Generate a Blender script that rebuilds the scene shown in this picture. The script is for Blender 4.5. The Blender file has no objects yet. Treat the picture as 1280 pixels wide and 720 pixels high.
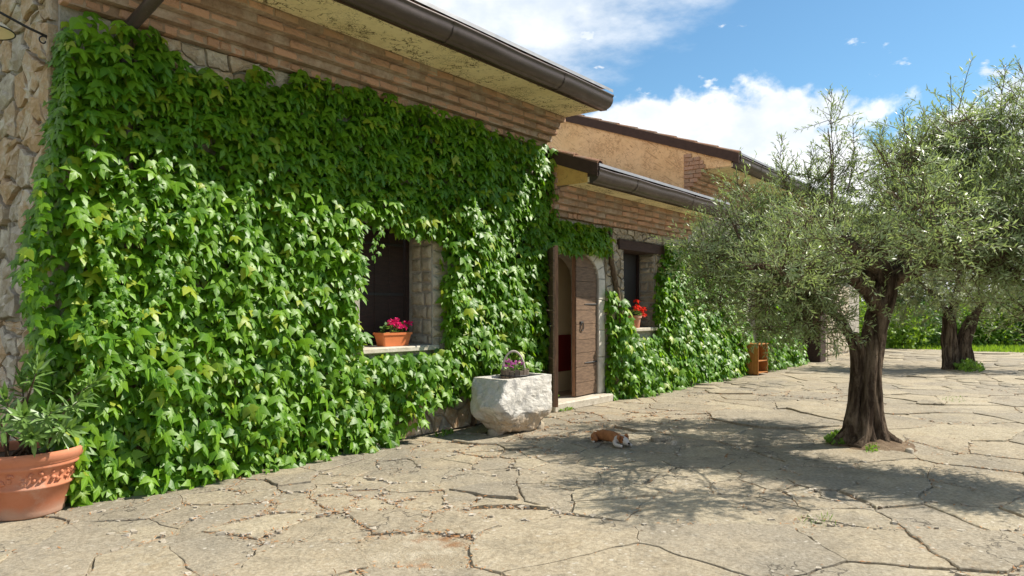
import bpy, bmesh, math, random
import numpy as np
from mathutils import Vector, Matrix, noise as mnoise

sc = bpy.context.scene
COL = sc.collection
R = random.Random(7)
NR = np.random.RandomState(11)
rad = math.radians

# ------------------------------------------------------------------ camera
# world: X = along the facade (u), -Y = out into the yard (v), Z up; facade plane Y = 0
cam_d = bpy.data.cameras.new('camera'); cam = bpy.data.objects.new('camera', cam_d); COL.objects.link(cam)
cam.location = (-2.1386, -5.9377, 1.45)
cam.rotation_euler = (math.pi/2, 0, -rad(90-38.073))
cam_d.sensor_width = 36; cam_d.lens = 900/1280*36
cam_d.shift_y = 26/1280
cam_d.clip_start = 0.05; cam_d.clip_end = 2000
sc.camera = cam

# ------------------------------------------------------------------ light
SUN = Vector((.70, -.545, 1.0)).normalized()
sun_el = math.asin(SUN.z); sun_rot = math.atan2(SUN.x, SUN.y)
ld = bpy.data.lights.new('sun', 'SUN'); lo = bpy.data.objects.new('sun', ld); COL.objects.link(lo)
ld.energy = 4.4; ld.angle = rad(.53); ld.color = (1.0, .93, .82)
lo.rotation_euler = (-SUN).to_track_quat('-Z', 'Y').to_euler()
lo.location = (10, -20, 30)

W = bpy.data.worlds.new('World'); sc.world = W; W.use_nodes = True
wt = W.node_tree; wt.nodes.clear()
def wn(t, **k):
    n = wt.nodes.new(t)
    for a, b in k.items():
        if a.startswith('i_'):
            key = a[2:]; key = int(key) if key.isdigit() else key
            n.inputs[key].default_value = b
        else: setattr(n, a, b)
    return n
def wl(a, b): wt.links.new(a, b)
def wmath(op, a, b=None, clamp=False):
    n = wn('ShaderNodeMath', operation=op, use_clamp=clamp)
    for i, q in enumerate((a, b)):
        if q is None: continue
        if isinstance(q, (int, float)): n.inputs[i].default_value = q
        else: wl(q, n.inputs[i])
    return n.outputs[0]
def wramp(x, a, b):
    n = wn('ShaderNodeMapRange', interpolation_type='SMOOTHSTEP'); wl(x, n.inputs[0])
    n.inputs[1].default_value = a; n.inputs[2].default_value = b
    return n.outputs[0]
sky = wn('ShaderNodeTexSky', sky_type='NISHITA', sun_disc=False, sun_elevation=sun_el, sun_rotation=sun_rot,
         altitude=250, air_density=1.0, dust_density=.35, ozone_density=2.6)
tc = wn('ShaderNodeTexCoord'); sep = wn('ShaderNodeSeparateXYZ'); wl(tc.outputs['Generated'], sep.inputs[0])
el = sep.outputs[2]
def wnoise(scale, detail, rough, off=(0, 0, 0), sc3=(1, 1, 1)):
    m = wn('ShaderNodeMapping'); m.inputs['Location'].default_value = off; m.inputs['Scale'].default_value = sc3
    wl(tc.outputs['Generated'], m.inputs['Vector'])
    n = wn('ShaderNodeTexNoise'); n.inputs['Scale'].default_value = scale; n.inputs['Detail'].default_value = detail
    n.inputs['Roughness'].default_value = rough; wl(m.outputs[0], n.inputs['Vector'])
    return n.outputs['Fac']
# cumulus bank round the horizon
n1 = wnoise(4.2, 9, .55, (0.4, 2.4, 1.2), (1, 1, 1.25))
top = wmath('ADD', .28, wmath('MULTIPLY', wmath('SUBTRACT', n1, .5), .42))
cum = wramp(wmath('SUBTRACT', top, el), -.004, .022)
# thin high sheet, thickest to the north-west, and small scattered puffs
n2 = wnoise(2.6, 8, .58, (5.7, 2.2, 8.8), (1, 1, 2.6))
n3 = wnoise(15.0, 5, .55, (1.4, 4.4, 0), (1, 1, 2.2))
dotn = wn('ShaderNodeVectorMath', operation='DOT_PRODUCT'); wl(tc.outputs['Generated'], dotn.inputs[0])
dotn.inputs[1].default_value = (-.42, .90, .10)
sheetm = wmath('ADD', wmath('MULTIPLY', wmath('SUBTRACT', dotn.outputs['Value'], .17), 4.2), wmath('MULTIPLY', wmath('SUBTRACT', n2, .46), 4.6))
sheet = wmath('MULTIPLY', wramp(sheetm, -.25, .75), .88)
puff = wmath('MULTIPLY', wramp(n3, .625, .70), .8)
cov = wmath('MAXIMUM', cum, wmath('MAXIMUM', sheet, puff))
n4 = wnoise(5.0, 7, .6, (9.2, 1.1, 4.0), (1, 1, 1.6))
shade = wramp(n4, .36, .62)
below = wramp(el, -.03, .0)
cc = wn('ShaderNodeMix', data_type='RGBA'); wl(shade, cc.inputs[0])
cc.inputs[6].default_value = (4.1, 4.5, 4.95, 1); cc.inputs[7].default_value = (6.0, 6.0, 5.95, 1)
tint = wn('ShaderNodeMix', data_type='RGBA', blend_type='MULTIPLY'); tint.inputs[0].default_value = 1
wl(sky.outputs[0], tint.inputs[6]); tint.inputs[7].default_value = (.54, .72, .73, 1)
mx = wn('ShaderNodeMix', data_type='RGBA'); wl(wmath('MULTIPLY', cov, below), mx.inputs[0])
wl(tint.outputs[2], mx.inputs[6]); wl(cc.outputs[2], mx.inputs[7])
bg = wn('ShaderNodeBackground'); bg.inputs['Strength'].default_value = .115; wl(mx.outputs[2], bg.inputs['Color'])
wo = wn('ShaderNodeOutputWorld'); wl(bg.outputs[0], wo.inputs[0])

sc.view_settings.view_transform = 'Standard'; sc.view_settings.look = 'None'
sc.view_settings.gamma = 1; sc.view_settings.exposure = 0.87; sc.view_settings.use_curve_mapping = False

# ------------------------------------------------------------------ materials
class NT:
    def __init__(s, name):
        m = bpy.data.materials.new(name); m.use_nodes = True; s.m = m; s.t = m.node_tree; s.t.nodes.clear()
        s.out = s.n('ShaderNodeOutputMaterial'); s.b = s.n('ShaderNodeBsdfPrincipled'); s.l(s.b.outputs[0], s.out.inputs[0])
        s.geo = s.n('ShaderNodeNewGeometry'); s.oi = s.n('ShaderNodeObjectInfo'); s.pos = s.geo.outputs['Position']
    def n(s, t, **k):
        x = s.t.nodes.new(t)
        for a, b in k.items(): setattr(x, a, b)
        return x
    def l(s, a, b): s.t.links.new(a, b)
    def val(s, inp, v):
        if isinstance(v, (int, float)): inp.default_value = v
        elif isinstance(v, tuple): inp.default_value = v if len(v) == 4 else (*v, 1)
        else: s.l(v, inp)
    def math(s, op, a, b=None, c=None, clamp=False):
        x = s.n('ShaderNodeMath', operation=op, use_clamp=clamp)
        for i, q in enumerate((a, b, c)):
            if q is not None: s.val(x.inputs[i], q)
        return x.outputs[0]
    def noise(s, scale, detail=6, rough=.55, vec=None, dist=0, stretch=None):
        x = s.n('ShaderNodeTexNoise'); x.inputs['Scale'].default_value = scale; x.inputs['Detail'].default_value = detail
        x.inputs['Roughness'].default_value = rough; x.inputs['Distortion'].default_value = dist
        v = vec or s.pos
        if stretch: v = s.mapping(v, stretch)
        s.l(v, x.inputs['Vector']); return x.outputs['Fac']
    def mapping(s, v, scale=(1, 1, 1), rot=(0, 0, 0)):
        m = s.n('ShaderNodeMapping'); m.inputs['Scale'].default_value = scale; m.inputs['Rotation'].default_value = rot
        s.l(v, m.inputs['Vector']); return m.outputs[0]
    def ramp(s, x, a, b, c=0., d=1.):
        n = s.n('ShaderNodeMapRange', interpolation_type='SMOOTHSTEP'); s.val(n.inputs[0], x)
        for i, q in enumerate((a, b, c, d)): n.inputs[1+i].default_value = q
        return n.outputs[0]
    def mix(s, f, a, b, mode='MIX'):
        n = s.n('ShaderNodeMix', data_type='RGBA', blend_type=mode)
        s.val(n.inputs[0], f); s.val(n.inputs[6], a); s.val(n.inputs[7], b); return n.outputs[2]
    def voro(s, scale, feature='F1', vec=None, out='Distance', rnd=1.):
        n = s.n('ShaderNodeTexVoronoi', feature=feature); n.inputs['Scale'].default_value = scale
        n.inputs['Randomness'].default_value = rnd
        s.l(vec or s.pos, n.inputs['Vector']); return n.outputs[out]
    def attr(s, name, out='Fac'):
        a = s.n('ShaderNodeAttribute', attribute_name=name); return a.outputs[out]
    def tone(s):
        return s.math('FRACT', s.math('ADD', s.oi.outputs['Random'], s.attr('tone')))
    def bump(s, h, strength=.5, dist=.02, prev=None):
        n = s.n('ShaderNodeBump'); n.inputs['Strength'].default_value = strength; n.inputs['Distance'].default_value = dist
        s.l(h, n.inputs['Height'])
        if prev: s.l(prev, n.inputs['Normal'])
        return n.outputs[0]
    def fin(s, col, rough=.8, bump=None, spec=.3, metal=0.):
        s.val(s.b.inputs['Base Color'], col); s.val(s.b.inputs['Roughness'], rough)
        s.val(s.b.inputs['Specular IOR Level'], spec); s.val(s.b.inputs['Metallic'], metal)
        if bump: s.l(bump, s.b.inputs['Normal'])
        return s.m

def m_paving():
    k = NT('flagstone'); t = k.tone()
    big = k.noise(.8, 5, .6); mid = k.noise(3.2, 8, .62, dist=.6); fine = k.noise(38, 6, .65)
    c = k.mix(k.ramp(big, .35, .65), (.385, .325, .230), (.445, .378, .268))
    c = k.mix(k.ramp(mid, .42, .68), c, (.34, .290, .205))
    c = k.mix(k.math('MULTIPLY', k.ramp(t, .35, .95), .75), c, (.46, .40, .285))
    c = k.mix(k.math('MULTIPLY', k.ramp(t, .55, .1), .45), c, (.315, .285, .228))
    ochre = k.noise(1.7, 5, .6, stretch=(1, 1.8, 1))
    c = k.mix(k.math('MULTIPLY', k.ramp(ochre, .55, .75), .5), c, (.36, .27, .15))
    dk = k.noise(6.5, 8, .7)
    c = k.mix(k.math('MULTIPLY', k.ramp(dk, .53, .70), .6), c, (.17, .150, .115))
    mot = k.noise(13, 7, .68, dist=.5)
    c = k.mix(k.ramp(mot, .56, .70, 0, .55), c, (.50, .46, .37)); c = k.mix(k.ramp(mot, .44, .30, 0, .6), c, (.20, .175, .13))
    gr = k.noise(.55, 5, .65); c = k.mix(k.ramp(gr, .46, .66, 0, .6), c, (.235, .215, .175)); c = k.mix(k.ramp(k.noise(2.6, 7, .7), .52, .68, 0, .5), c, (.20, .172, .125))
    sp = k.voro(17); spm = k.ramp(k.noise(2.2, 4, .6), .5, .62)
    c = k.mix(k.math('MULTIPLY', k.math('MULTIPLY', k.ramp(sp, .26, .14), spm), .7), c, (.62, .58, .5))
    sp2 = k.voro(48)
    c = k.mix(k.math('MULTIPLY', k.ramp(sp2, .2, .1), .35), c, (.12, .11, .09))
    c = k.mix(k.ramp(fine, .3, .7, .0, .8), c, k.mix(1., c, (.58, .55, .50), 'MULTIPLY'))
    wp = k.n('ShaderNodeVectorMath', operation='ADD'); k.l(k.pos, wp.inputs[0])
    wv = k.n('ShaderNodeTexNoise'); wv.inputs['Scale'].default_value = 3; wv.inputs['Detail'].default_value = 6; k.l(k.pos, wv.inputs['Vector'])
    k.l(wv.outputs['Color'], wp.inputs[1])
    cr = k.voro(1.15, 'DISTANCE_TO_EDGE', vec=wp.outputs[0])
    crm = k.math('MULTIPLY', k.ramp(cr, .012, .002), k.ramp(k.noise(1.1, 3, .5), .50, .60))
    c = k.mix(k.math('MULTIPLY', crm, .75), c, (.10, .085, .065))
    led = k.n('ShaderNodeMath', operation='SNAP'); k.val(led.inputs[0], k.noise(1.6, 7, .58, dist=.4)); led.inputs[1].default_value = .09
    h = k.math('ADD', k.math('MULTIPLY', mid, .5), k.math('MULTIPLY', led.outputs[0], .55))
    b = k.bump(k.math('SUBTRACT', h, k.math('MULTIPLY', crm, .35)), .8, .045)
    b = k.bump(k.noise(11, 8, .72), .7, .022, b); b = k.bump(k.noise(34, 8, .72), .7, .010, b)
    return k.fin(c, k.ramp(fine, .2, .8, .72, .95), b, .25)

def m_joint():
    k = NT('joint_earth')
    c = k.mix(k.ramp(k.noise(5, 8, .7), .4, .62), (.33, .275, .19), (.44, .38, .28))
    c = k.mix(k.ramp(k.noise(2.3, 4, .6), .52, .66), c, (.27, .15, .075))
    c = k.mix(k.math('MULTIPLY', k.ramp(k.voro(45), .3, .12), .6), c, (.5, .46, .38))
    b = k.bump(k.noise(30, 8, .7), .9, .03)
    return k.fin(c, .95, b, .1)

def m_stone(name, c1, c2, c3, bumpd=.02, scale=1.):
    k = NT(name); t = k.tone()
    a = k.noise(5*scale, 7, .65); f = k.noise(32*scale, 7, .7)
    c = k.mix(k.ramp(t, .15, .85), c1, c2)
    c = k.mix(k.ramp(a, .45, .68), c, c3)
    c = k.mix(k.math('MULTIPLY', k.ramp(k.noise(9*scale, 6, .7), .56, .7), .6), c, k.mix(1., c, (.35, .33, .3), 'MULTIPLY'))
    c = k.mix(k.ramp(f, .3, .72, 0, .5), c, k.mix(1., c, (.55, .54, .52), 'MULTIPLY'))
    c = k.mix(k.math('MULTIPLY', k.ramp(k.voro(30*scale), .24, .1), .35), c, (.58, .55, .47))
    b = k.bump(a, .8, bumpd*2); b = k.bump(f, .7, bumpd*.6, b)
    return k.fin(c, .9, b, .2)

def m_mortar(name, c1, c2, d=.03):
    k = NT(name)
    c = k.mix(k.ramp(k.noise(4, 8, .65), .38, .66), c1, c2)
    c = k.mix(k.ramp(k.noise(25, 6, .7), .4, .75, 0, .6), c, k.mix(1., c, (.5, .48, .45), 'MULTIPLY'))
    b = k.bump(k.noise(14, 9, .72), .9, d)
    return k.fin(c, .95, b, .15)

def m_brick():
    k = NT('brick'); t = k.tone()
    c = k.mix(k.ramp(t, .1, .9), (.54, .325, .215), (.44, .26, .165))
    c = k.mix(k.math('MULTIPLY', k.ramp(k.math('FRACT', k.math('MULTIPLY', t, 7.3)), .7, .95), .6), c, (.38, .26, .17))
    c = k.mix(k.ramp(k.noise(7, 8, .7), .54, .74, 0, .6), c, (.13, .085, .06))
    c = k.mix(k.ramp(k.noise(3, 6, .7), .52, .70, 0, .7), c, (.42, .34, .26)); c = k.mix(k.ramp(k.noise(16, 7, .72), .57, .72, 0, .5), c, (.18, .11, .075))
    b = k.bump(k.noise(40, 7, .72), .9, .012); b = k.bump(k.noise(13, 6, .68), .9, .025, b)
    return k.fin(c, .92, b, .15)

def m_plaster(name, c1, c2, scr, scrcol, fuzz=.004, strokes=False):
    k = NT(name)
    c = k.mix(k.ramp(k.noise(1.6, 6, .6), .35, .68), c1, c2)
    c = k.mix(k.ramp(k.noise(11, 7, .7), .45, .8, 0, .35), c, k.mix(1., c, (.55, .5, .42), 'MULTIPLY'))
    # marks left by old creeper stems: thin broken squiggles
    v1 = k.n('ShaderNodeVectorMath', operation='ADD'); k.l(k.mapping(k.pos, (1, 1, .62), (0, .5, 0)), v1.inputs[0])
    nn = k.n('ShaderNodeTexNoise'); nn.inputs['Scale'].default_value = 5; nn.inputs['Detail'].default_value = 7; k.l(k.pos, nn.inputs['Vector'])
    k.l(nn.outputs['Color'], v1.inputs[1])
    e = k.voro(4.2, 'DISTANCE_TO_EDGE', vec=v1.outputs[0]); e2 = k.voro(9.5, 'DISTANCE_TO_EDGE', vec=v1.outputs[0])
    m1 = k.math('MULTIPLY', k.ramp(e, .05, .012), k.ramp(k.noise(3.1, 5, .65), .42, .54))
    m2 = k.math('MULTIPLY', k.ramp(e2, .045, .01), k.ramp(k.noise(2.3, 5, .65), .48, .6))
    sp = k.math('MULTIPLY', k.ramp(k.noise(70, 5, .75), .55, .64), k.ramp(k.noise(2.3, 5, .65), .40, .58))
    tw = k.noise(5.5, 6, .6, vec=k.mapping(k.mapping(k.pos, (1, 1, 1), (rad(-38), 0, 0)), (3, .55, 4.5)), dist=1.0)
    st = k.math('MULTIPLY', k.ramp(tw, .575, .635), k.ramp(k.noise(1.9, 5, .6), .32, .50))
    if strokes: m1 = k.math('MAXIMUM', m1, st)
    mk = k.math('MULTIPLY', k.math('MAXIMUM', k.math('MAXIMUM', m1, m2), k.math('MULTIPLY', sp, .8)), scr)
    c = k.mix(mk, c, scrcol)
    b = k.bump(k.noise(9, 8, .65, stretch=(1, 1, .6)), .55, .03); b = k.bump(mk, .4, fuzz, b)
    return k.fin(c, .95, b, .1)

def m_metal(name, c, rough=.42):
    k = NT(name)
    col = k.mix(k.ramp(k.noise(3, 7, .7, stretch=(.5, 3, 3)), .4, .75, 0, .5), c, tuple(x*1.7+.01 for x in c))
    col = k.mix(k.ramp(k.noise(40, 5, .7), .58, .75, 0, .35), col, (.22, .2, .18))
    return k.fin(col, k.ramp(k.noise(6, 6, .6), .3, .7, rough-.08, rough+.15), k.bump(k.noise(2.2, 3, .5), .1, .02), .5, .35)

def m_wood(name, c1, c2, axis=(1, 1, 12), rough=.7, coord='pos'):
    k = NT(name)
    g = k.noise(3.2, 8, .62, stretch=axis, dist=.8); g2 = k.noise(16, 6, .7, stretch=axis)
    c = k.mix(k.ramp(g, .35, .68), c1, c2)
    c = k.mix(k.ramp(g2, .45, .7, 0, .5), c, k.mix(1., c, (.45, .42, .4), 'MULTIPLY'))
    c = k.mix(k.math('MULTIPLY', k.tone(), .3), c, k.mix(1., c, (.55, .55, .58), 'MULTIPLY'))
    return k.fin(c, rough, k.bump(g2, .5, .006), .3)

def m_leaf(name, c1, c2, trans, spec=.45, rough=.38, vein=True, young=None, tfac=.35):
    k = NT(name); t = k.tone()
    c = k.mix(k.ramp(t, .05, .95), c1, c2)
    if young: c = k.mix(k.ramp(k.math('FRACT', k.math('MULTIPLY', t, 5.7)), .86, .97), c, young)
    if vein:
        s_ = k.n('ShaderNodeSeparateXYZ'); k.l(k.attr('luv', 'Vector'), s_.inputs[0])
        ax = k.math('ABSOLUTE', s_.outputs[0])
        v = k.ramp(ax, .045, .008)
        sv = k.math('ABSOLUTE', k.math('SUBTRACT', k.math('FRACT', k.math('MULTIPLY', k.math('ADD', s_.outputs[1], k.math('MULTIPLY', ax, .75)), 4.5)), .5))
        v = k.math('MAXIMUM', v, k.math('MULTIPLY', k.ramp(sv, .1, .02), .4))
        c = k.mix(k.math('MULTIPLY', v, .45), c, tuple(x*1.6+.02 for x in c2))
    c = k.mix(k.ramp(k.noise(22, 4, .6), .4, .75, 0, .3), c, k.mix(1., c, (.6, .62, .5), 'MULTIPLY'))
    k.fin(c, rough, k.bump(k.noise(30, 3, .5), .25, .01), spec)
    tr = k.n('ShaderNodeBsdfTranslucent'); k.val(tr.inputs[0], trans)
    ms = k.n('ShaderNodeMixShader'); ms.inputs[0].default_value = tfac
    k.l(k.b.outputs[0], ms.inputs[1]); k.l(tr.outputs[0], ms.inputs[2]); k.l(ms.outputs[0], k.out.inputs[0])
    return k.m

def m_bark(name, c1, c2):
    k = NT(name)
    g = k.noise(7, 9, .68, stretch=(1.6, 1.6, .28), dist=1.2)
    c = k.mix(k.ramp(g, .38, .66), c1, c2)
    c = k.mix(k.ramp(k.noise(20, 7, .7), .45, .75, 0, .6), c, k.mix(1., c, (.4, .38, .35), 'MULTIPLY'))
    b = k.bump(g, 1., .11); b = k.bump(k.noise(35, 8, .7), .7, .012, b)
    return k.fin(c, .95, b, .1)

def m_plain(name, c, rough=.6, spec=.3, var=.35, sc_=12, bump=.2):
    k = NT(name)
    cc_ = k.mix(k.ramp(k.noise(sc_, 7, .65), .35, .7, 0, var), c, tuple(x*.45 for x in c))
    return k.fin(cc_, rough, k.bump(k.noise(sc_*3, 6, .65), bump, .006), spec)

def m_trough():
    k = NT('trough_stone')
    c = k.mix(k.ramp(k.noise(4, 8, .65), .35, .65), (.53, .50, .44), (.64, .61, .55))
    z_ = k.n('ShaderNodeSeparateXYZ'); k.l(k.pos, z_.inputs[0])
    c = k.mix(k.math('MULTIPLY', k.ramp(k.math('ADD', z_.outputs[2], k.math('MULTIPLY', k.noise(5, 6, .65), .35)), .46, .34), .75), c, (.50, .37, .23))
    c = k.mix(k.ramp(k.noise(5.5, 8, .72), .52, .64, 0, .8), c, (.26, .25, .235)); c = k.mix(k.ramp(k.noise(45, 6, .72), .54, .68, 0, .6), c, (.30, .28, .25))
    b = k.bump(k.noise(16, 8, .7), .8, .02); b = k.bump(k.noise(60, 6, .7), .9, .008, b)
    return k.fin(c, .95, b, .15)
def m_terracotta():
    k = NT('terracotta')
    c = k.mix(k.ramp(k.noise(4, 6, .6), .35, .7), (.47, .175, .09), (.52, .215, .125))
    c = k.mix(k.ramp(k.noise(3.1, 7, .68), .50, .68, 0, .65), c, (.56, .38, .29)); zz = k.n('ShaderNodeSeparateXYZ'); k.l(k.pos, zz.inputs[0])
    c = k.mix(k.math('MULTIPLY', k.ramp(k.math('ADD', zz.outputs[2], k.math('MULTIPLY', k.noise(7, 6, .6), .14)), .17, .09), .7), c, (.40, .28, .21)); c = k.mix(k.ramp(k.noise(9, 7, .7), .56, .75, 0, .4), c, (.30, .12, .07))
    return k.fin(c, .85, k.bump(k.noise(70, 5, .6), .25, .003), .2)
M = dict(
    paving=m_paving(), joint=m_joint(),
    wallstone=m_stone('rubble_stone', (.47, .33, .20), (.40, .35, .28), (.56, .51, .42)),
    pale_stone=m_stone('pale_stone', (.46, .40, .30), (.36, .30, .215), (.52, .46, .36), .012),
    sill=m_stone('sill_stone', (.52, .47, .37), (.50, .45, .36), (.60, .55, .46), .006),
    trough=m_trough(),
    mortar=m_mortar('wall_mortar', (.34, .31, .26), (.46, .42, .35)),
    brickmortar=m_mortar('brick_mortar', (.30, .205, .14), (.44, .35, .27), .012),
    brick=m_brick(),
    orange=m_plaster('orange_render', (.92, .62, .34), (.88, .57, .29), .7, (.42, .22, .11), .012, True),
    yellow=m_plaster('yellow_render', (.70, .44, .14), (.62, .36, .11), .5, (.26, .15, .06)),
    soffit=m_plaster('soffit_render', (.82, .71, .46), (.74, .62, .37), 1., (.10, .07, .04)),
    gutter=m_metal('gutter_metal', (.075, .055, .048)), flash=m_metal('flashing', (.26, .26, .27), .5),
    fascia=m_plain('dark_fascia', (.075, .045, .035), .75, .2),
    tile=m_stone('roof_clay', (.30, .16, .095), (.22, .125, .08), (.26, .20, .15), .008),
    door=m_wood('door_boards', (.235, .150, .093), (.125, .080, .052), (2, 2, 14)),
    doorred=m_wood('door_edge', (.34, .18, .10), (.19, .10, .06), (14, 14, 1.2), .5),
    shutter=m_wood('shutter_wood', (.040, .022, .017), (.024, .014, .012), (2, 2, 16), .6),
    lintel=m_wood('lintel_wood_pier_shade', (.065, .037, .028), (.035, .02, .016), (1.5, 10, 10), .8),  # dark timber on the lintel; on the stone pier this colour paints shade
    darkpane=m_plain('dark_shutter', (.028, .026, .027), .5, .4, .3),
    iron=m_plain('wrought_iron', (.018, .018, .02), .55, .5, .3),
    white=m_plain('jamb_whitewash', (.62, .58, .50), .9, .15, .45, 9),
    cream=m_plain('interior_cream', (.82, .66, .40), .9, .1, .12, 3, .05), dado=m_plain('interior_dado', (.24, .028, .02), .8, .2, .15),
    interiorfloor=m_plain('interior_floor', (.35, .25, .18), .6, .3),
    terracotta=m_terracotta(),
    orangepot=m_plain('orange_planter', (.58, .17, .055), .55, .35, .15, 8, .1),
    soil=m_plain('potting_soil', (.06, .042, .03), .95, .1, .6, 20, .9),
    ivy=m_leaf('ivy_leaf', (.055, .155, .007), (.150, .290, .014), (.30, .58, .012), .34, .42, young=(.30, .36, .025), tfac=.34),
    olive=m_leaf('olive_leaf', (.16, .215, .08), (.37, .42, .22), (.42, .56, .15), .45, .42, False, tfac=.28),
    oliveb=m_leaf('olive_leaf_far', (.18, .21, .10), (.26, .29, .15), (.34, .42, .12), .35, .5, False, tfac=.25),
    bushl=m_leaf('bush_leaf', (.10, .20, .025), (.20, .32, .04), (.36, .56, .03), .3, .5, False, tfac=.35),
    treel=m_leaf('tree_leaf', (.055, .12, .025), (.10, .18, .04), (.16, .32, .04), .3, .5, False, tfac=.25),
    oleander=m_leaf('oleander_leaf', (.085, .16, .03), (.12, .21, .05), (.22, .38, .05), .45, .4, True, tfac=.25),
    gerleaf=m_leaf('geranium_leaf', (.10, .20, .05), (.15, .26, .07), (.24, .4, .06), .3, .6, False),
    weed=m_leaf('weed_leaf', (.11, .22, .03), (.16, .28, .045), (.28, .45, .04), .3, .6, False),
    magenta=m_leaf('magenta_petal', (.72, .015, .14), (.80, .03, .22), (.8, .03, .2), .2, .6, False),
    red=m_leaf('red_petal', (.78, .02, .008), (.85, .045, .015), (.85, .05, .02), .2, .6, False),
    purple=m_leaf('purple_petal', (.42, .06, .33), (.55, .14, .42), (.5, .1, .4), .2, .6, False),
    bark=m_bark('olive_bark', (.055, .036, .024), (.235, .175, .122)), stem=m_bark('woody_stem', (.14, .095, .06), (.26, .19, .125)),
    greenstem=m_plain('green_stem', (.17, .20, .07), .7, .3), redstem=m_plain('young_stem', (.36, .22, .07), .6, .3),
    basket=m_wood('barrel_wood', (.20, .155, .12), (.12, .09, .07), (10, 10, 1.5), .85), hoop=m_plain('hoop_handle', (.55, .48, .42), .7, .3),
    cabinet=m_wood('varnished_pine', (.50, .215, .055), (.38, .145, .035), (12, 12, 1.2), .4),
    enamel=m_plain('cream_enamel', (.80, .70, .50), .35, .5, .1, 4, .03),
    litter=m_leaf('dry_litter', (.34, .16, .065), (.48, .27, .13), (.4, .22, .08), .15, .8, False, tfac=.15),
    pebble=m_stone('pebble', (.42, .37, .29), (.34, .29, .22), (.55, .5, .42), .004, 4),
    earth=m_mortar('bare_earth', (.16, .11, .07), (.27, .20, .13), .05),
)
def m_ground():
    k = NT('meadow_ground')
    c = k.mix(k.ramp(k.noise(.5, 7, .6), .35, .65), (.06, .11, .025), (.11, .16, .04))
    return k.fin(c, .95, k.bump(k.noise(8, 8, .7), .8, .1), .1)
M['ground'] = m_ground()
def m_dog():
    k = NT('dog_fur')
    w = k.attr('white')
    c = k.mix(k.ramp(k.noise(25, 5, .6), .3, .7), (.36, .155, .062), (.25, .10, .04))
    c = k.mix(k.ramp(w, .35, .65), c, (.52, .46, .40))
    c = k.mix(k.attr('dark'), c, (.02, .016, .014))
    return k.fin(c, .85, k.bump(k.noise(160, 4, .6, stretch=(.4, 1, 1)), .6, .004), .2)
M['dog'] = m_dog()

# ------------------------------------------------------------------ object helpers
WL = {}
def wloc(o): return WL[o.name] if o is not None else Vector((0, 0, 0))
def P(u, v, z): return Vector((u, -v, z))
def link(o, parent, loc):
    COL.objects.link(o)
    if parent is not None: o.parent = parent
    o.location = Vector(loc)-wloc(parent); WL[o.name] = Vector(loc)
def tag(o, label=None, cat=None, group=None, kind=None):
    if label: o['label'] = label
    if cat: o['category'] = cat
    if group: o['group'] = group
    if kind: o['kind'] = kind
    return o
def empty(name, loc, label, cat, group=None):
    o = bpy.data.objects.new(name, None); o.empty_display_size = .2; link(o, None, loc)
    return tag(o, label, cat, group)
def mesh_np(name, V, Fs, mat, tone=None, luv=None, smooth=True):
    me = bpy.data.meshes.new(name); me.from_pydata([tuple(v) for v in V] if not isinstance(V, np.ndarray) else V.tolist(), [], Fs if isinstance(Fs, list) else Fs.tolist())
    if mat is not None: me.materials.append(mat)
    if tone is not None:
        a = me.attributes.new('tone', 'FLOAT', 'POINT'); a.data.foreach_set('value', np.asarray(tone, dtype=np.float32))
    if luv is not None:
        a = me.attributes.new('luv', 'FLOAT_VECTOR', 'POINT'); a.data.foreach_set('vector', np.asarray(luv, dtype=np.float32).ravel())
    if smooth: me.polygons.foreach_set('use_smooth', [True]*len(me.polygons))
    return me
def put(name, me, parent, loc, kind=None, label=None, cat=None, group=None, mw=None):
    o = bpy.data.objects.new(name, me); link(o, parent, loc)
    if mw is not None: o.rotation_mode = 'QUATERNION'; o.rotation_quaternion = mw[0]; o.scale = mw[1]
    return tag(o, label, cat, group, kind)

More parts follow.
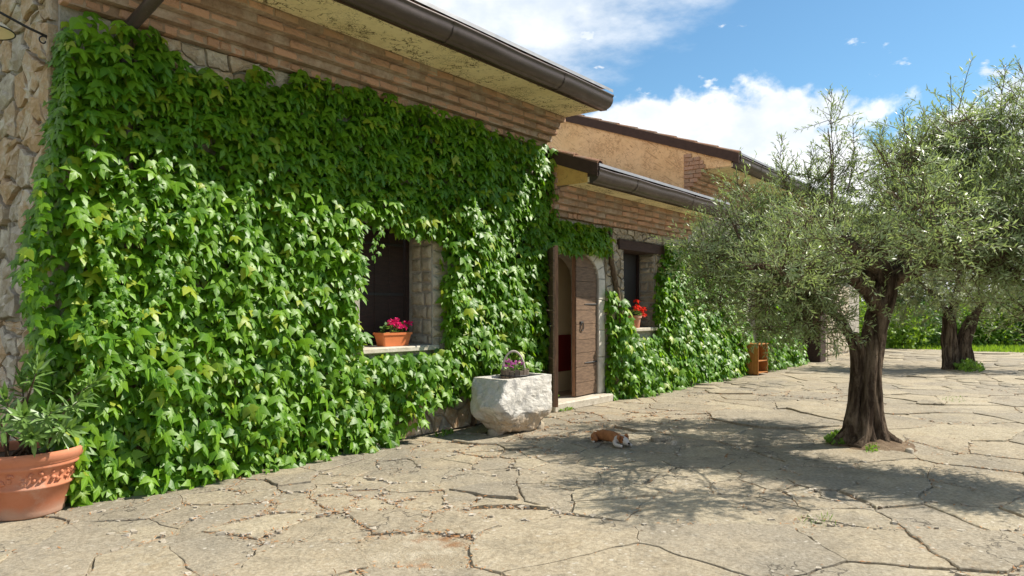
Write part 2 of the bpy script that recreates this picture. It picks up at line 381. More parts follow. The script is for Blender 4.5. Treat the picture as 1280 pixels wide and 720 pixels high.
class MB:
    def __init__(s): s.v = []; s.f = []; s.t = []
    def add(s, vs, fs, tone=0.):
        b = len(s.v); s.v += [Vector(v) for v in vs]; s.f += [tuple(i+b for i in f) for f in fs]; s.t += [tone]*len(vs)
        return s
    def box(s, a, b, jit=0., bev=0., rot=None, tone=0.):
        a = Vector(a); b = Vector(b); lo = Vector((min(a[i], b[i]) for i in range(3))); hi = Vector((max(a[i], b[i]) for i in range(3)))
        if bev <= 0:
            vs = [Vector((x, y, z)) for x in (lo.x, hi.x) for y in (lo.y, hi.y) for z in (lo.z, hi.z)]
            fs = [(0, 1, 3, 2), (4, 6, 7, 5), (0, 4, 5, 1), (2, 3, 7, 6), (0, 2, 6, 4), (1, 5, 7, 3)]
        else:
            vs = []; fs = []
            e = min(bev, .45*min(hi[i]-lo[i] for i in range(3)))
            idx = {}
            for ix in (0, 1):
                for iy in (0, 1):
                    for iz in (0, 1):
                        c = [(lo, hi)[q][i] for i, q in enumerate((ix, iy, iz))]; sg = [1 if q == 0 else -1 for q in (ix, iy, iz)]
                        for ax in range(3):
                            p = [c[i]+(0 if i == ax else sg[i]*e) for i in range(3)]
                            idx[(ix, iy, iz, ax)] = len(vs); vs.append(Vector(p))
            K = lambda ix, iy, iz, ax: idx[(ix, iy, iz, ax)]
            for q in (0, 1):
                f = [K(q, 0, 0, 0), K(q, 1, 0, 0), K(q, 1, 1, 0), K(q, 0, 1, 0)]; fs.append(f if q else f[::-1])
                f = [K(0, q, 0, 1), K(0, q, 1, 1), K(1, q, 1, 1), K(1, q, 0, 1)]; fs.append(f if q else f[::-1])
                f = [K(0, 0, q, 2), K(1, 0, q, 2), K(1, 1, q, 2), K(0, 1, q, 2)]; fs.append(f if q else f[::-1])
            for p in (0, 1):
                for q in (0, 1):
                    fs.append([K(p, q, 0, 0), K(p, q, 1, 0), K(p, q, 1, 1), K(p, q, 0, 1)])
                    fs.append([K(p, 0, q, 0), K(p, 1, q, 0), K(p, 1, q, 2), K(p, 0, q, 2)])
                    fs.append([K(0, p, q, 1), K(1, p, q, 1), K(1, p, q, 2), K(0, p, q, 2)])
                    for r_ in (0, 1): fs.append([K(p, q, r_, 0), K(p, q, r_, 1), K(p, q, r_, 2)])
        c = (lo+hi)/2
        out = []
        for v in vs:
            v = v+Vector((R.uniform(-jit, jit), R.uniform(-jit, jit), R.uniform(-jit, jit)))
            if rot is not None: v = c+rot @ (v-c)
            out.append(v)
        return s.add(out, fs, tone)
    def tube(s, pts, rs, n=8, cap=True, tone=0.):
        pts = [Vector(p) for p in pts]
        if isinstance(rs, (int, float)): rs = [rs]*len(pts)
        b = len(s.v); ref = None; rings = []
        for i, p in enumerate(pts):
            d = (pts[min(i+1, len(pts)-1)]-pts[max(i-1, 0)])
            d = d.normalized() if d.length > 1e-9 else Vector((0, 0, 1))
            if ref is None:
                ref = d.orthogonal().normalized()
            ref = (ref-d*ref.dot(d)).normalized(); o = d.cross(ref)
            rings.append([p+(ref*math.cos(2*math.pi*k/n)+o*math.sin(2*math.pi*k/n))*rs[i] for k in range(n)])
        vs = [v for r in rings for v in r]; fs = []
        for i in range(len(pts)-1):
            for k in range(n):
                k2 = (k+1) % n; fs.append((i*n+k, i*n+k2, (i+1)*n+k2, (i+1)*n+k))
        if cap and n > 2:
            fs.append(tuple(range(n))[::-1]); fs.append(tuple((len(pts)-1)*n+k for k in range(n)))
        return s.add(vs, fs, tone)
    def lathe(s, prof, c, n=40, tone=0., jit=0.):
        c = Vector(c); vs = []; fs = []
        for r, z in prof:
            for k in range(n):
                a = 2*math.pi*k/n; vs.append(c+Vector((r*math.cos(a), r*math.sin(a), z)))
        for i in range(len(prof)-1):
            for k in range(n):
                k2 = (k+1) % n; fs.append((i*n+k, i*n+k2, (i+1)*n+k2, (i+1)*n+k))
        return s.add(vs, fs, tone)
    def prism(s, poly, d, tone=0.):
        """closed polygon (3d points) extruded by vector d"""
        d = Vector(d); n = len(poly); vs = [Vector(p) for p in poly]+[Vector(p)+d for p in poly]
        fs = [tuple(range(n))[::-1], tuple(range(n, 2*n))]+[(i, (i+1) % n, n+(i+1) % n, n+i) for i in range(n)]
        return s.add(vs, fs, tone)
    def build(s, name, mat, parent=None, loc=None, smooth=False, fixn=True, **k):
        if loc is None:
            loc = wloc(parent) if parent is not None else (sum(s.v, Vector())/len(s.v))
        loc = Vector(loc)
        me = mesh_np(name, [v-loc for v in s.v], s.f, mat, s.t, None, smooth)
        if fixn:
            bm = bmesh.new(); bm.from_mesh(me); bmesh.ops.recalc_face_normals(bm, faces=bm.faces); bm.to_mesh(me); bm.free()
        return put(name, me, parent, loc, **k)

# ---- planar cell pieces
def clip(poly, a, b, c):
    out = []; n = len(poly)
    for i in range(n):
        p = poly[i]; q = poly[(i+1) % n]; dp = a*p[0]+b*p[1]-c; dq = a*q[0]+b*q[1]-c
        if dp <= 0: out.append(p)
        if (dp < 0 < dq) or (dq < 0 < dp):
            t = dp/(dp-dq); out.append((p[0]+(q[0]-p[0])*t, p[1]+(q[1]-p[1])*t))
    return out
def voronoi(seeds, bounds, near=28):
    S = np.array(seeds); cells = []
    x0, y0, x1, y1 = bounds
    for i, s_ in enumerate(S):
        poly = [(x0, y0), (x1, y0), (x1, y1), (x0, y1)]
        d = ((S-s_)**2).sum(1); o = np.argsort(d)[1:near+1]
        for j in o:
            t = S[j]; m = (s_+t)/2; a, b = t-s_
            poly = clip(poly, a, b, a*m[0]+b*m[1])
            if len(poly) < 3: break
        if len(poly) >= 3: cells.append(poly)
    return cells
def area(p): return .5*sum(p[i][0]*p[(i+1) % len(p)][1]-p[(i+1) % len(p)][0]*p[i][1] for i in range(len(p)))
def refine(poly, step, warp):
    out = []; n = len(poly)
    for i in range(n):
        p = poly[i]; q = poly[(i+1) % n]; L = math.hypot(q[0]-p[0], q[1]-p[1]); k = max(1, round(L/step))
        for j in range(k):
            t = j/k; out.append((p[0]+(q[0]-p[0])*t, p[1]+(q[1]-p[1])*t))
    return [warp(p) for p in out]
def inset(poly, d):
    n = len(poly); out = []
    for i in range(n):
        a = poly[i-1]; p = poly[i]; b = poly[(i+1) % n]
        e1 = (p[0]-a[0], p[1]-a[1]); e2 = (b[0]-p[0], b[1]-p[1])
        l1 = math.hypot(*e1) or 1e-9; l2 = math.hypot(*e2) or 1e-9
        nx = -e1[1]/l1-e2[1]/l2; ny = e1[0]/l1+e2[0]/l2; l = math.hypot(nx, ny) or 1e-9
        dd = d(p) if callable(d) else d
        out.append((p[0]+nx/l*dd, p[1]+ny/l*dd))
    return out
def dedupe(poly, eps):
    out = []
    for p in poly:
        if not out or math.hypot(p[0]-out[-1][0], p[1]-out[-1][1]) > eps: out.append(p)
    if len(out) > 2 and math.hypot(out[0][0]-out[-1][0], out[0][1]-out[-1][1]) < eps: out.pop()
    return out
def piece(poly, fn, depth, bev, top, dome=.0, rough=.0):
    """poly (CCW, 2d) -> verts, faces of a stone with bevelled rim; fn(a, b, h)->world"""
    n = len(poly); cx = sum(p[0] for p in poly)/n; cy = sum(p[1] for p in poly)/n
    p2 = inset(poly, bev)
    p3 = [(cx+(p[0]-cx)*.55, cy+(p[1]-cy)*.55) for p in p2]
    vs = [fn(*p, top-depth) for p in poly]+[fn(*p, top-bev*.8+R.uniform(-rough, rough)*.5) for p in poly]+[fn(*p, top+R.uniform(-rough, rough)*.6) for p in p2]
    vs += [fn(*p, top+dome*.8+R.uniform(-rough, rough)) for p in p3]+[fn(cx, cy, top+dome)]
    fs = []
    for k in range(3):
        for i in range(n):
            j = (i+1) % n; fs.append((k*n+i, k*n+j, (k+1)*n+j, (k+1)*n+i))
    for i in range(n): fs.append((3*n+i, 3*n+(i+1) % n, 4*n))
    return vs, fs

# ---- leaves
def rot_cols(nrm, up, roll, pitch, yaw):
    pass
def leaf_array(tv, tf, pos, mats, scale, tones):
    """tv (k,3) template, pos (n,3), mats (n,3,3), scale (n,), -> V,F,tone,luv"""
    n = len(pos); k = len(tv)
    V = np.einsum('nij,kj->nki', mats, tv)*scale[:, None, None]+pos[:, None, :]
    F = []
    tfa = [np.array(f) for f in tf]
    off = (np.arange(n)*k)
    faces = []
    same = len(set(len(f) for f in tf)) == 1
    if same:
        T = np.array(tf); faces = (T[None]+off[:, None, None]).reshape(-1, T.shape[1])
    else:
        for o_ in off: faces += [tuple(int(q)+int(o_) for q in f) for f in tf]
    return V.reshape(-1, 3), faces, np.repeat(tones, k), np.tile(tv, (n, 1))
def frames(x, y):
    """orthonormal frames from tip direction (-local y) and approximate normal (local z)"""
    ty = -x/np.linalg.norm(x, axis=1, keepdims=True)
    tz = y-(y*ty).sum(1, keepdims=True)*ty; tz /= np.linalg.norm(tz, axis=1, keepdims=True)+1e-9
    tx = np.cross(ty, tz)
    return np.stack([tx, ty, tz], axis=2)
IVY_V = np.array([(0, .02, .0), (0, -.44, .055), (0, -1.12, -.20),
    (.20, .15, -.03), (.42, .04, -.07), (.74, -.56, -.26), (.235, -.45, -.02), (.175, -.76, -.07),
    (-.20, .15, -.03), (-.42, .04, -.07), (-.74, -.56, -.26), (-.235, -.45, -.02), (-.175, -.76, -.07)], dtype=float)
IVY_F = [(0, 4, 3), (0, 1, 4), (4, 1, 5), (5, 1, 6), (6, 1, 7), (7, 1, 2),
         (0, 8, 9), (0, 9, 1), (9, 10, 1), (10, 11, 1), (11, 12, 1), (12, 2, 1)]
LAN_V = np.array([(0, 0, 0), (.085, -.35, .02), (0, -.35, 0), (-.085, -.35, .02), (.07, -.68, .01), (0, -.70, -.02), (-.07, -.68, .01), (0, -1., -.06)], dtype=float)
LAN_F = [(0, 2, 1), (0, 3, 2), (1, 2, 5), (1, 5, 4), (2, 3, 6), (2, 6, 5), (4, 5, 7), (5, 6, 7)]
OLV_V = np.array([(0, 0, 0), (.105, -.48, .03), (-.105, -.48, .03), (0, -1., -.06)], dtype=float)
OLV_F = [(0, 2, 1), (1, 2, 3)]
BRD_V = np.array([(0, 0, 0), (.33, -.4, .05), (-.33, -.4, .05), (0, -1., -.08), (0, -.45, -.02)], dtype=float)
BRD_F = [(0, 4, 1), (0, 2, 4), (4, 3, 1), (2, 3, 4)]
PET_V = np.array([(0, 0, 0), (.4, -.45, .1), (-.4, -.45, .1), (.3, -.95, 0), (-.3, -.95, 0)], dtype=float)
PET_F = [(0, 2, 1), (1, 2, 4), (1, 4, 3)]
def sph(n, rs=NR):
    v = rs.normal(size=(n, 3)); return v/np.linalg.norm(v, axis=1, keepdims=True)

# ================================================================== SETTING: ground and paving
mb = MB(); s_ = 600
mb.add([(-s_, -s_, -.12), (s_, -s_, -.12), (s_, s_, -.12), (-s_, s_, -.12)], [(0, 1, 2, 3)])
ground = mb.build('ground', M['ground'], None, (0, 0, -.12), kind='structure')

PU0, PV0, PU1, PV1 = -6., -.6, 27.4, 13.
nx, ny = 90, 44
def gz(u, v): return .022*mnoise.noise(Vector((u*.33, v*.33, 3.3)))+.010*mnoise.noise(Vector((u*.9, v*.9, 8.1)))
vs = []; fs = []
for j in range(ny+1):
    for i in range(nx+1):
        u = PU0+(PU1-PU0)*i/nx; v = PV0+(PV1-PV0)*j/ny
        vs.append(P(u, v, gz(u, v)-.012+.006*mnoise.noise(Vector((u*3, v*3, 0)))))
for j in range(ny):
    for i in range(nx): a = j*(nx+1)+i; fs.append((a, a+nx+1, a+nx+2, a+1))
pav = MB().add(vs, fs).build('pavement', M['joint'], None, (0, 0, 0), smooth=True, kind='structure')
pav['label'] = 'sunlit courtyard paving of irregular flagstones'; 

camU, camV = cam.location.x, -cam.location.y
def vis(u, v):
    d = Vector((u-camU, v-camV)); fw = Vector((math.cos(rad(38.073+0)), 0))
    a = rad(90-38.073); depth = d.x*math.sin(a)-d.y*math.cos(a); lat = d.x*math.cos(a)+d.y*math.sin(a)
    return depth, lat
seeds = []
Rg = random.Random(21)
tries = 0
while tries < 26000:
    tries += 1
    u = Rg.uniform(PU0, PU1); v = Rg.uniform(-.5, PV1)
    depth, lat = vis(u, v)
    if depth < 2.2 or abs(lat) > .74*depth+1.6: continue
    big = mnoise.noise(Vector((u*.45+9, v*.45, 1.7)))
    r = .62+.95*big+Rg.uniform(-.22, .22); r = min(1.3, max(.19, r))
    if v < 1.0 and u < 8: r = max(.3, r*.9)
    if depth > 16: r = max(r, .55)
    ok = True
    for (a, b, rr) in seeds:
        if abs(a-u) < 1.1 and ((a-u)**2+((b-v)*1.25)**2) < (.5*(r+rr))**2*1.25: ok = False; break
    if ok: seeds.append((u, v, r))
def gwarp(p):
    u, v = p
    w = mnoise.noise_vector(Vector((u*1.1, v*1.1, 5.5)))*.14+mnoise.noise_vector(Vector((u*3.3, v*3.3, 2.5)))*.032+mnoise.noise_vector(Vector((u*9, v*9, 1.5)))*.022+mnoise.noise_vector(Vector((u*27, v*27, 4.5)))*.012
    return (u+w.x, v+w.y)
cells = voronoi([(a, b) for a, b, _ in seeds], (PU0, -.5, PU1, PV1))
pieces = []
for c in cells:
    if area(c) < 0: c = c[::-1]
    parts = [c]
    if Rg.random() < .5 and area(c) > .3:
        cx = sum(p[0] for p in c)/len(c)+Rg.uniform(-.15, .15); cy = sum(p[1] for p in c)/len(c)+Rg.uniform(-.15, .15); t = Rg.uniform(0, math.pi)
        a, b = math.cos(t), math.sin(t); k_ = a*cx+b*cy
        parts = [clip(c, a, b, k_), clip(c, -a, -b, -k_)]
        if Rg.random() < .3:
            q = parts.pop(0); cx = sum(p[0] for p in q)/len(q); cy = sum(p[1] for p in q)/len(q)
            a, b = -math.sin(t+.4), math.cos(t+.4); k_ = a*cx+b*cy; parts += [clip(q, a, b, k_), clip(q, -a, -b, -k_)]
    for q in parts:
        if len(q) > 2 and abs(area(q)) > .01: pieces.append((q, len(parts) > 1))
info = []
for q, split in pieces:
    cx = sum(p[0] for p in q)/len(q); cy = sum(p[1] for p in q)/len(q); depth, lat = vis(cx, cy)
    info.append((abs(area(q))/max(depth, 1)**3, q, split, depth, lat, cx, cy))
inview = [x for x in info if x[3] > 3.0 and abs(x[4]) < .72*x[3]+.7]
inview.sort(key=lambda x: -x[0]); keep = set(id(x[1]) for x in inview[:300])
rest = MB(); edges_all = []
for sc_, q, split, depth, lat, cx, cy in info:
    step = .055 if depth < 7 else (.08 if depth < 9 else (.16 if depth < 14 else .35))
    poly = dedupe(refine(q, step, gwarp), .010); edges_all.append((depth, poly))
    if len(poly) < 4: continue
    jw = Rg.choice([.001, .003, .005, .009]) if not split else Rg.choice([.0, .001, .003])
    jf = 1 if depth < 7 else (.6 if depth < 11 else .35)
    poly = inset(poly, lambda p: max(.0008, jf*jw+jf*.050*max(0, mnoise.noise(Vector((p[0]*1.7, p[1]*1.7, 7)))-.14)+.006*mnoise.noise(Vector((p[0]*17, p[1]*17, 3)))))
    poly = dedupe(poly, .006)
    if len(poly) < 4: continue
    # uneven stones: every one tilted and set a little differently
    tx, ty = Rg.gauss(0, .008), Rg.gauss(0, .008); dz = Rg.gauss(0, .004)+(Rg.choice([.016, -.006]) if Rg.random() < .16 else 0)
    def fn(a, b, h, cx=cx, cy=cy): return P(a, b, h+gz(a, b)+dz+tx*(a-cx)+ty*(b-cy))
    vs, fs = piece(poly, fn, .05, Rg.choice([.003, .004, .007]), .0, .002, .0016)
    tone = Rg.random()
    if id(q) in keep:
        MB().add(vs, fs, 0).build('flagstone', M['paving'], pav, P(cx, cy, 0), smooth=False, fixn=True)
    else: rest.add(vs, fs, tone)
rest.build('small_flagstones', M['paving'], pav, (0, 0, 0), smooth=True, kind='stuff')

# dry litter and stone grit caught along the joints
near_e = [p for d, p in edges_all if d < 13]; pos = []; gpos = []
while len(pos) < 15000:
    p = Rg.choice(near_e); i = Rg.randrange(len(p)); q = p[i]
    w = mnoise.noise(Vector((q[0]*.8, q[1]*.8, 4.4)))+.6*mnoise.noise(Vector((q[0]*2.7, q[1]*2.7, 1.4)))
    if w < .02+Rg.uniform(0, .42):
        if Rg.random() < .06: gpos.append(q)
        elif Rg.random() > .03: continue
    u = q[0]+Rg.gauss(0, .022); v = q[1]+Rg.gauss(0, .022); pos.append((u, -v, gz(u, v)+Rg.uniform(-.004, .010)))
    if Rg.random() < .22: gpos.append(q)
n = len(pos); pos = np.array(pos); tip = sph(n); tip[:, 2] *= .2; nr = np.tile([0, 0, 1.], (n, 1))+sph(n)*.35
V, F, T, L = leaf_array(OLV_V*np.array([1.1, 1, 1]), OLV_F, pos, frames(tip/np.linalg.norm(tip, axis=1, keepdims=True), nr), NR.uniform(.012, .048, n), NR.rand(n))
put('dry_litter', mesh_np('dry_litter', V, F, M['litter'], T, L), pav, (0, 0, 0), kind='stuff')
gr = MB()
for q in gpos[:2600]:
    u = q[0]+Rg.gauss(0, .03); v = q[1]+Rg.gauss(0, .03); r = Rg.choice([.005, .006, .008, .010, .013, .02]); gr.box(P(u-r, v-r*.8, gz(u, v)-.008), P(u+r, v+r*.8, gz(u, v)+r*.5), r*.35, 0, Matrix.Rotation(Rg.uniform(0, 3), 3, 'Z'), Rg.random())
gr.build('grit', M['pebble'], pav, (0, 0, 0), kind='stuff')

# ================================================================== FARMHOUSE
UE, U3, UEND = 6.14, 10.81, 25.0
house = empty('farmhouse', (0, 0, 0), 'stone farmhouse with stepped brick eaves, orange upper wall and arched wooden door', 'house')
SL = .36
W1 = (2.84, 3.92, 1.03, 2.42); DR = (6.26, 7.63); W2 = (8.42, 9.57, 1.12, 2.42)
TH = .5
def wbox(m, u0, u1, z0, z1, v0=-TH, v1=0.): m.box(P(u0, v0, z0), P(u1, v1, z1))
wall = MB()
wbox(wall, 0, W1[0], 0, 3.75); wbox(wall, W1[0], W1[1], 0, W1[2]-.06); wbox(wall, W1[0], W1[1], W1[3], 3.75); wbox(wall, W1[1], UE, 0, 3.75)
# door bay: arch spandrel
zs, zc = 1.92, 2.32
wbox(wall, UE, DR[0], 0, 2.8); uc = (DR[0]+DR[1])/2; hw = (DR[1]-DR[0])/2
def arch(t, g=0.): a = math.pi*(1-t); return uc+(hw+g)*math.cos(a), zs+(zc-zs+g)*math.sin(a)
NA = 14
for i in range(NA):
    (ua, za), (ub, zb) = arch(i/NA), arch((i+1)/NA)
    wall.prism([P(ua, 0, za), P(ub, 0, zb), P(ub, 0, 2.8), P(ua, 0, 2.8)], (0, TH, 0))
wbox(wall, DR[1], W2[0], 0, 2.8); wbox(wall, W2[0], W2[1], 0, W2[2]-.06); wbox(wall, W2[0], W2[1], W2[3]+.16, 2.8); wbox(wall, W2[1], U3, 0, 2.8)
wbox(wall, U3, UEND, 0, 3.75)
# gable wall on the left and the rear of the building
wall.prism([P(0, -TH, 0), P(0, -TH, 4.1), P(0, -4.5, 5.7), P(0, -9, 4.1), P(0, -9, 0)], (TH, 0, 0))
wall.prism([P(UE, .0-.02, 3.0), P(UE, -.02, 4.1), P(UE, -4.5, 5.7), P(UE, -9, 4.1), P(UE, -9, 0), P(UE, -3, 0), P(UE, -3, 3.0)], (-.3, 0, 0))
wbox(wall, 0.5, UEND, 0, 3.7, -9, -8.6)
wall.prism([P(UEND, -TH, 0), P(UEND, -TH, 4.1), P(UEND, -4.5, 5.7), P(UEND, -9, 4.1), P(UEND, -9, 0)], (-.4, 0, 0))
wallo = wall.build('wall', M['mortar'], house)

# rubble stones: (plane) cells clipped to rectangles
stonecount = 0
def stones(rect, size, fn, parent, mat, name='stone', seed=1, gap=.012, proud=.035, keepf=None, stretch=1., warp=.05, coursed=False, bev=None, rough=.007, dome=.014, smooth=True):
    rr = random.Random(seed); a0, b0, a1, b1 = rect; sd = []
    if coursed:
        b = b0; cells_ = []
        while b < b1-.02:
            hgt = min(rr.uniform(.6, 1.1)*size, b1-b)
            if b1-b-hgt < .05: hgt = b1-b
            a = a0
            while a < a1-.02:
                w = min(rr.uniform(.8, 1.9)*size*stretch, a1-a)
                if a1-a-w < .06: w = a1-a
                cells_.append([(a, b), (a+w, b), (a+w, b+hgt), (a, b+hgt)]); a += w
            b += hgt
    else:
        A = abs((a1-a0)*(b1-b0)); N = max(2, int(A/(size*size*stretch)*1.15)); t = 0
        while len(sd) < N and t < N*60:
            t += 1; p = (rr.uniform(a0, a1), rr.uniform(b0, b1))
            if all(((p[0]-q[0])/stretch)**2+(p[1]-q[1])**2 > (size*.62)**2 for q in sd): sd.append(p)
        cells_ = voronoi([(p[0]/stretch, p[1]) for p in sd], (a0/stretch, b0, a1/stretch, b1), 20)
        cells_ = [[(p[0]*stretch, p[1]) for p in c] for c in cells_]
    def wp(p):
        e = min(abs(p[0]-a0), abs(p[0]-a1), abs(p[1]-b0), abs(p[1]-b1)); f = min(1, e/.05)
        w = (mnoise.noise_vector(Vector((p[0]*5, p[1]*5, seed)))*warp*.55+mnoise.noise_vector(Vector((p[0]*19, p[1]*19, seed)))*warp*.35)*f
        return (p[0]+w.x, p[1]+w.y)
    for c in cells_:
        if area(c) < 0: c = c[::-1]
        cx = sum(p[0] for p in c)/len(c); cy = sum(p[1] for p in c)/len(c)
        if keepf and not keepf(cx, cy): continue
        poly = inset(dedupe(refine(c, size*.3, wp), .006), lambda p: gap*rr.uniform(.6, 1.5)); poly = dedupe(poly, .004)
        if len(poly) < 4 or area(poly) < .0006: continue
        tp = proud*rr.uniform(.5, 1.4)
        vs, fs = piece(poly, fn, tp+.03, bev or min(.018, size*.12), tp, rr.uniform(.0, dome), rough)
        MB().add(vs, fs).build(name, mat, parent, sum(vs, Vector())/len(vs), smooth=smooth)
front = lambda a, b, h: P(a, h, b)
# gable side, seen at a slant on the far left
stones((-2.2, 0, -.02, 4.35), .26, lambda a, b, h: P(-h, a, b), wallo, M['wallstone'], seed=3, gap=.018, proud=.05, stretch=1.35, warp=.11, bev=.008, rough=.02, dome=.02, smooth=False)
# wall faces showing round the openings and under the eaves
stones((W1[1], .0, 5.4, .62), .21, front, wallo, M['wallstone'], seed=5, bev=.006, rough=.012, smooth=False, keepf=lambda a, b: a > 3.5)
stones((3.3, .0, W1[1], .45), .2, front, wallo, M['wallstone'], seed=6, bev=.006, rough=.012, smooth=False)
stones((.15, 3.30, 2.2, 3.70), .2, front, wallo, M['wallstone'], seed=7, bev=.006, rough=.012, smooth=False, stretch=1.3)
stones((DR[1]+.20, 1.0, W2[0]-.01, 2.78), .15, front, wallo, M['pale_stone'], seed=8, bev=.006, rough=.012, smooth=False)
stones((W2[0]-.25, 2.60, W2[1]+.35, 2.78), .12, front, wallo, M['pale_stone'], seed=9, bev=.006, rough=.012, smooth=False, stretch=1.5)
stones((W2[1]+.01, 1.0, 10.6, 2.60), .16, front, wallo, M['pale_stone'], seed=10, bev=.006, rough=.012, smooth=False)
stones((UE+.02, 2.45, DR[1]+.2, 2.78), .13, front, wallo, M['pale_stone'], seed=12, bev=.006, rough=.012, smooth=False, stretch=1.5)
stones((18.9, .02, 23.5, 2.2), .32, front, wallo, M['pale_stone'], seed=13, stretch=1.4, gap=.02)
# dressed blocks of the window reveals
stones((-.34, W1[2], -.004, W1[3]), .17, lambda a, b, h: P(W1[1]-h, a, b), wallo, M['pale_stone'], 'reveal_block', 14, .008, .012, None, 1.0, .02, True)
stones((W1[1]+.004, W1[2]-.1, W1[1]+.32, W1[3]), .17, front, wallo, M['pale_stone'], 'reveal_block', 15, .008, .012, None, 1.0, .02, True)
stones((-.30, W2[2], -.004, W2[3]), .15, lambda a, b, h: P(W2[1]-h, a, b), wallo, M['pale_stone'], 'reveal_block', 16, .008, .012, None, 1.1, .02, True)

# door surround: whitewashed jamb and voussoirs
for i in range(9):
    t0, t1 = i/9+.004, (i+1)/9-.004
    g = .19+.02*(i % 2)
    pts = [arch(t0), arch((t0+t1)/2), arch(t1), arch(t1, g), arch((t0+t1)/2, g), arch(t0, g)]
    MB().prism([P(a, .022, b) for a, b in pts], (0, .06, 0)).build('arch_stone', M['white'] if i > 4 else M['pale_stone'], wallo, P(*[pts[1][0], 0, pts[1][1]]))
for side, u0 in ((0, DR[0]-.19), (1, DR[1]+.004)):
    z = .11
    for k_, hh in enumerate((.58, .42, .48, .33)):
        MB().box(P(u0, -.30, z+.004), P(u0+.185, .022+.004*(k_ % 2), z+hh-.004), .003, .008).build('jamb_stone', M['white'], wallo, P(u0+.09, 0, z+hh/2)); z += hh
MB().box(P(DR[0]-.10, -.28, -.02), P(DR[1]+.16, .20, .115), .004, .02).build('threshold', M['sill'], house, P(uc, .1, 0))
# interior seen through the half open door
it = MB(); it.box(P(UE+.02, -.80, 1.02), P(U3-.5, -.74, 2.9)); it.box(P(UE+.02, -.74, 1.02), P(UE+.06, -.5, 2.9)); it.box(P(U3-.6, -3., 0), P(U3-.5, -.5, 2.9)); it.box(P(UE, -3, 2.72), P(U3, -.5, 2.76))
it.build('inner_wall', M['cream'], house)
it = MB(); it.box(P(UE+.02, -.76, .42), P(U3-.5, -.725, 1.02)); it.box(P(UE+.06, -.72, .42), P(UE+.09, -.5, 1.02)); it.build('wall_dado', M['dado'], house)
it = MB(); it.box(P(UE+.02, -.75, .0), P(U3-.5, -.71, .42)); it.build('skirting', M['cream'], house)
it = MB(); it.box(P(UE, -3, .0), P(U3, -.29, .10)); it.build('inner_floor', M['interiorfloor'], house)

# ---- doors
def leaf_door(hinge, ang, sign, label):
    """hinge (u, v); leaf drawn along local +x (width .66), then turned"""
    Wd = .655; T_ = .05
    rt = Matrix.Rotation(ang, 3, 'Z'); org = P(hinge[0], hinge[1], 0)
    def tr(x, y, z): return org+rt @ Vector((x, y, z))
    def top(x):   # arched head, x = distance from the hinge
        t = min(1, x/hw); return zs+.0+(zc-zs)*math.sqrt(max(0, 1-(1-t)**2))-.02
    d = MB(); N_ = 10
    # stile at free edge and the hinge side, as the frame behind the boards
    for x0, x1 in ((0, .07), (Wd-.07, Wd)):
        d.add(*[[tr(x0, sign*.0, .13), tr(x1, 0, .13), tr(x1, 0, top(x1)), tr(x0, 0, top(x0)), tr(x0, sign*T_, .13), tr(x1, sign*T_, .13), tr(x1, sign*T_, top(x1)), tr(x0, sign*T_, top(x0))],
                [(0, 1, 2, 3), (4, 7, 6, 5), (0, 4, 5, 1), (1, 5, 6, 2), (2, 6, 7, 3), (3, 7, 4, 0)]])
    do = d.build('door', M['doorred'], house, tr(Wd/2, 0, .12)); do['label'] = label
    z = .135; q = 0
    while z < zc-.05:
        z1 = min(z+(.20, .235, .215)[q % 3], zc-.022); q += 1
        # board outline cut by the arched head
        xs = [i*Wd/12 for i in range(13)]; lo = [(x, z) for x in xs if top(x) > z+.01]
        if len(lo) < 2: break
        hi = [(x, min(z1-.006, top(x))) for x, _ in lo]
        poly = [lo[0], lo[-1]]+hi[::-1]
        m = MB(); m.prism([tr(x, sign*T_, zz) for x, zz in poly], rt @ Vector((0, -sign*.034, 0))*-1*1 if False else rt @ Vector((0, sign*.022, 0)))
        m.build('plank', M['door'], do, tr(Wd/2, sign*T_, (z+z1)/2)); z = z1
    ys = sign*(T_+.024)
    for hz in (.62, 1.52):
        m = MB(); m.tube([tr(-.03, ys, hz), tr(.10, ys, hz), tr(.40, ys, hz)], [.013, .013, .007], 6)
        m.tube([tr(-.02, ys, hz-.05), tr(-.02, ys, hz+.05)], .016, 6); m.build('hinge', M['iron'], do, tr(0, ys, hz))
    m = MB()
    for k_ in range(10):
        a0 = math.pi*2*k_/10; a1 = math.pi*2*(k_+1)/10
        m.tube([tr(Wd-.16+.05*math.sin(a0), ys+sign*.012, 1.18-.065*math.cos(a0)), tr(Wd-.16+.05*math.sin(a1), ys+sign*.012, 1.18-.065*math.cos(a1))], .008, 5)
    m.tube([tr(Wd-.22, ys, 1.25), tr(Wd-.10, ys+sign*.01, 1.25)], .01, 5); m.build('ring_handle', M['iron'], do, tr(Wd-.16, ys, 1.18))
    return do
leaf_door((DR[1]-.01, -.09), math.pi+rad(4), 1, 'right leaf of the arched door, nearly closed, with ring handle')
leaf_door((DR[0]+.01, -.02), rad(-131), -1, 'left leaf of the arched door, swung wide open')

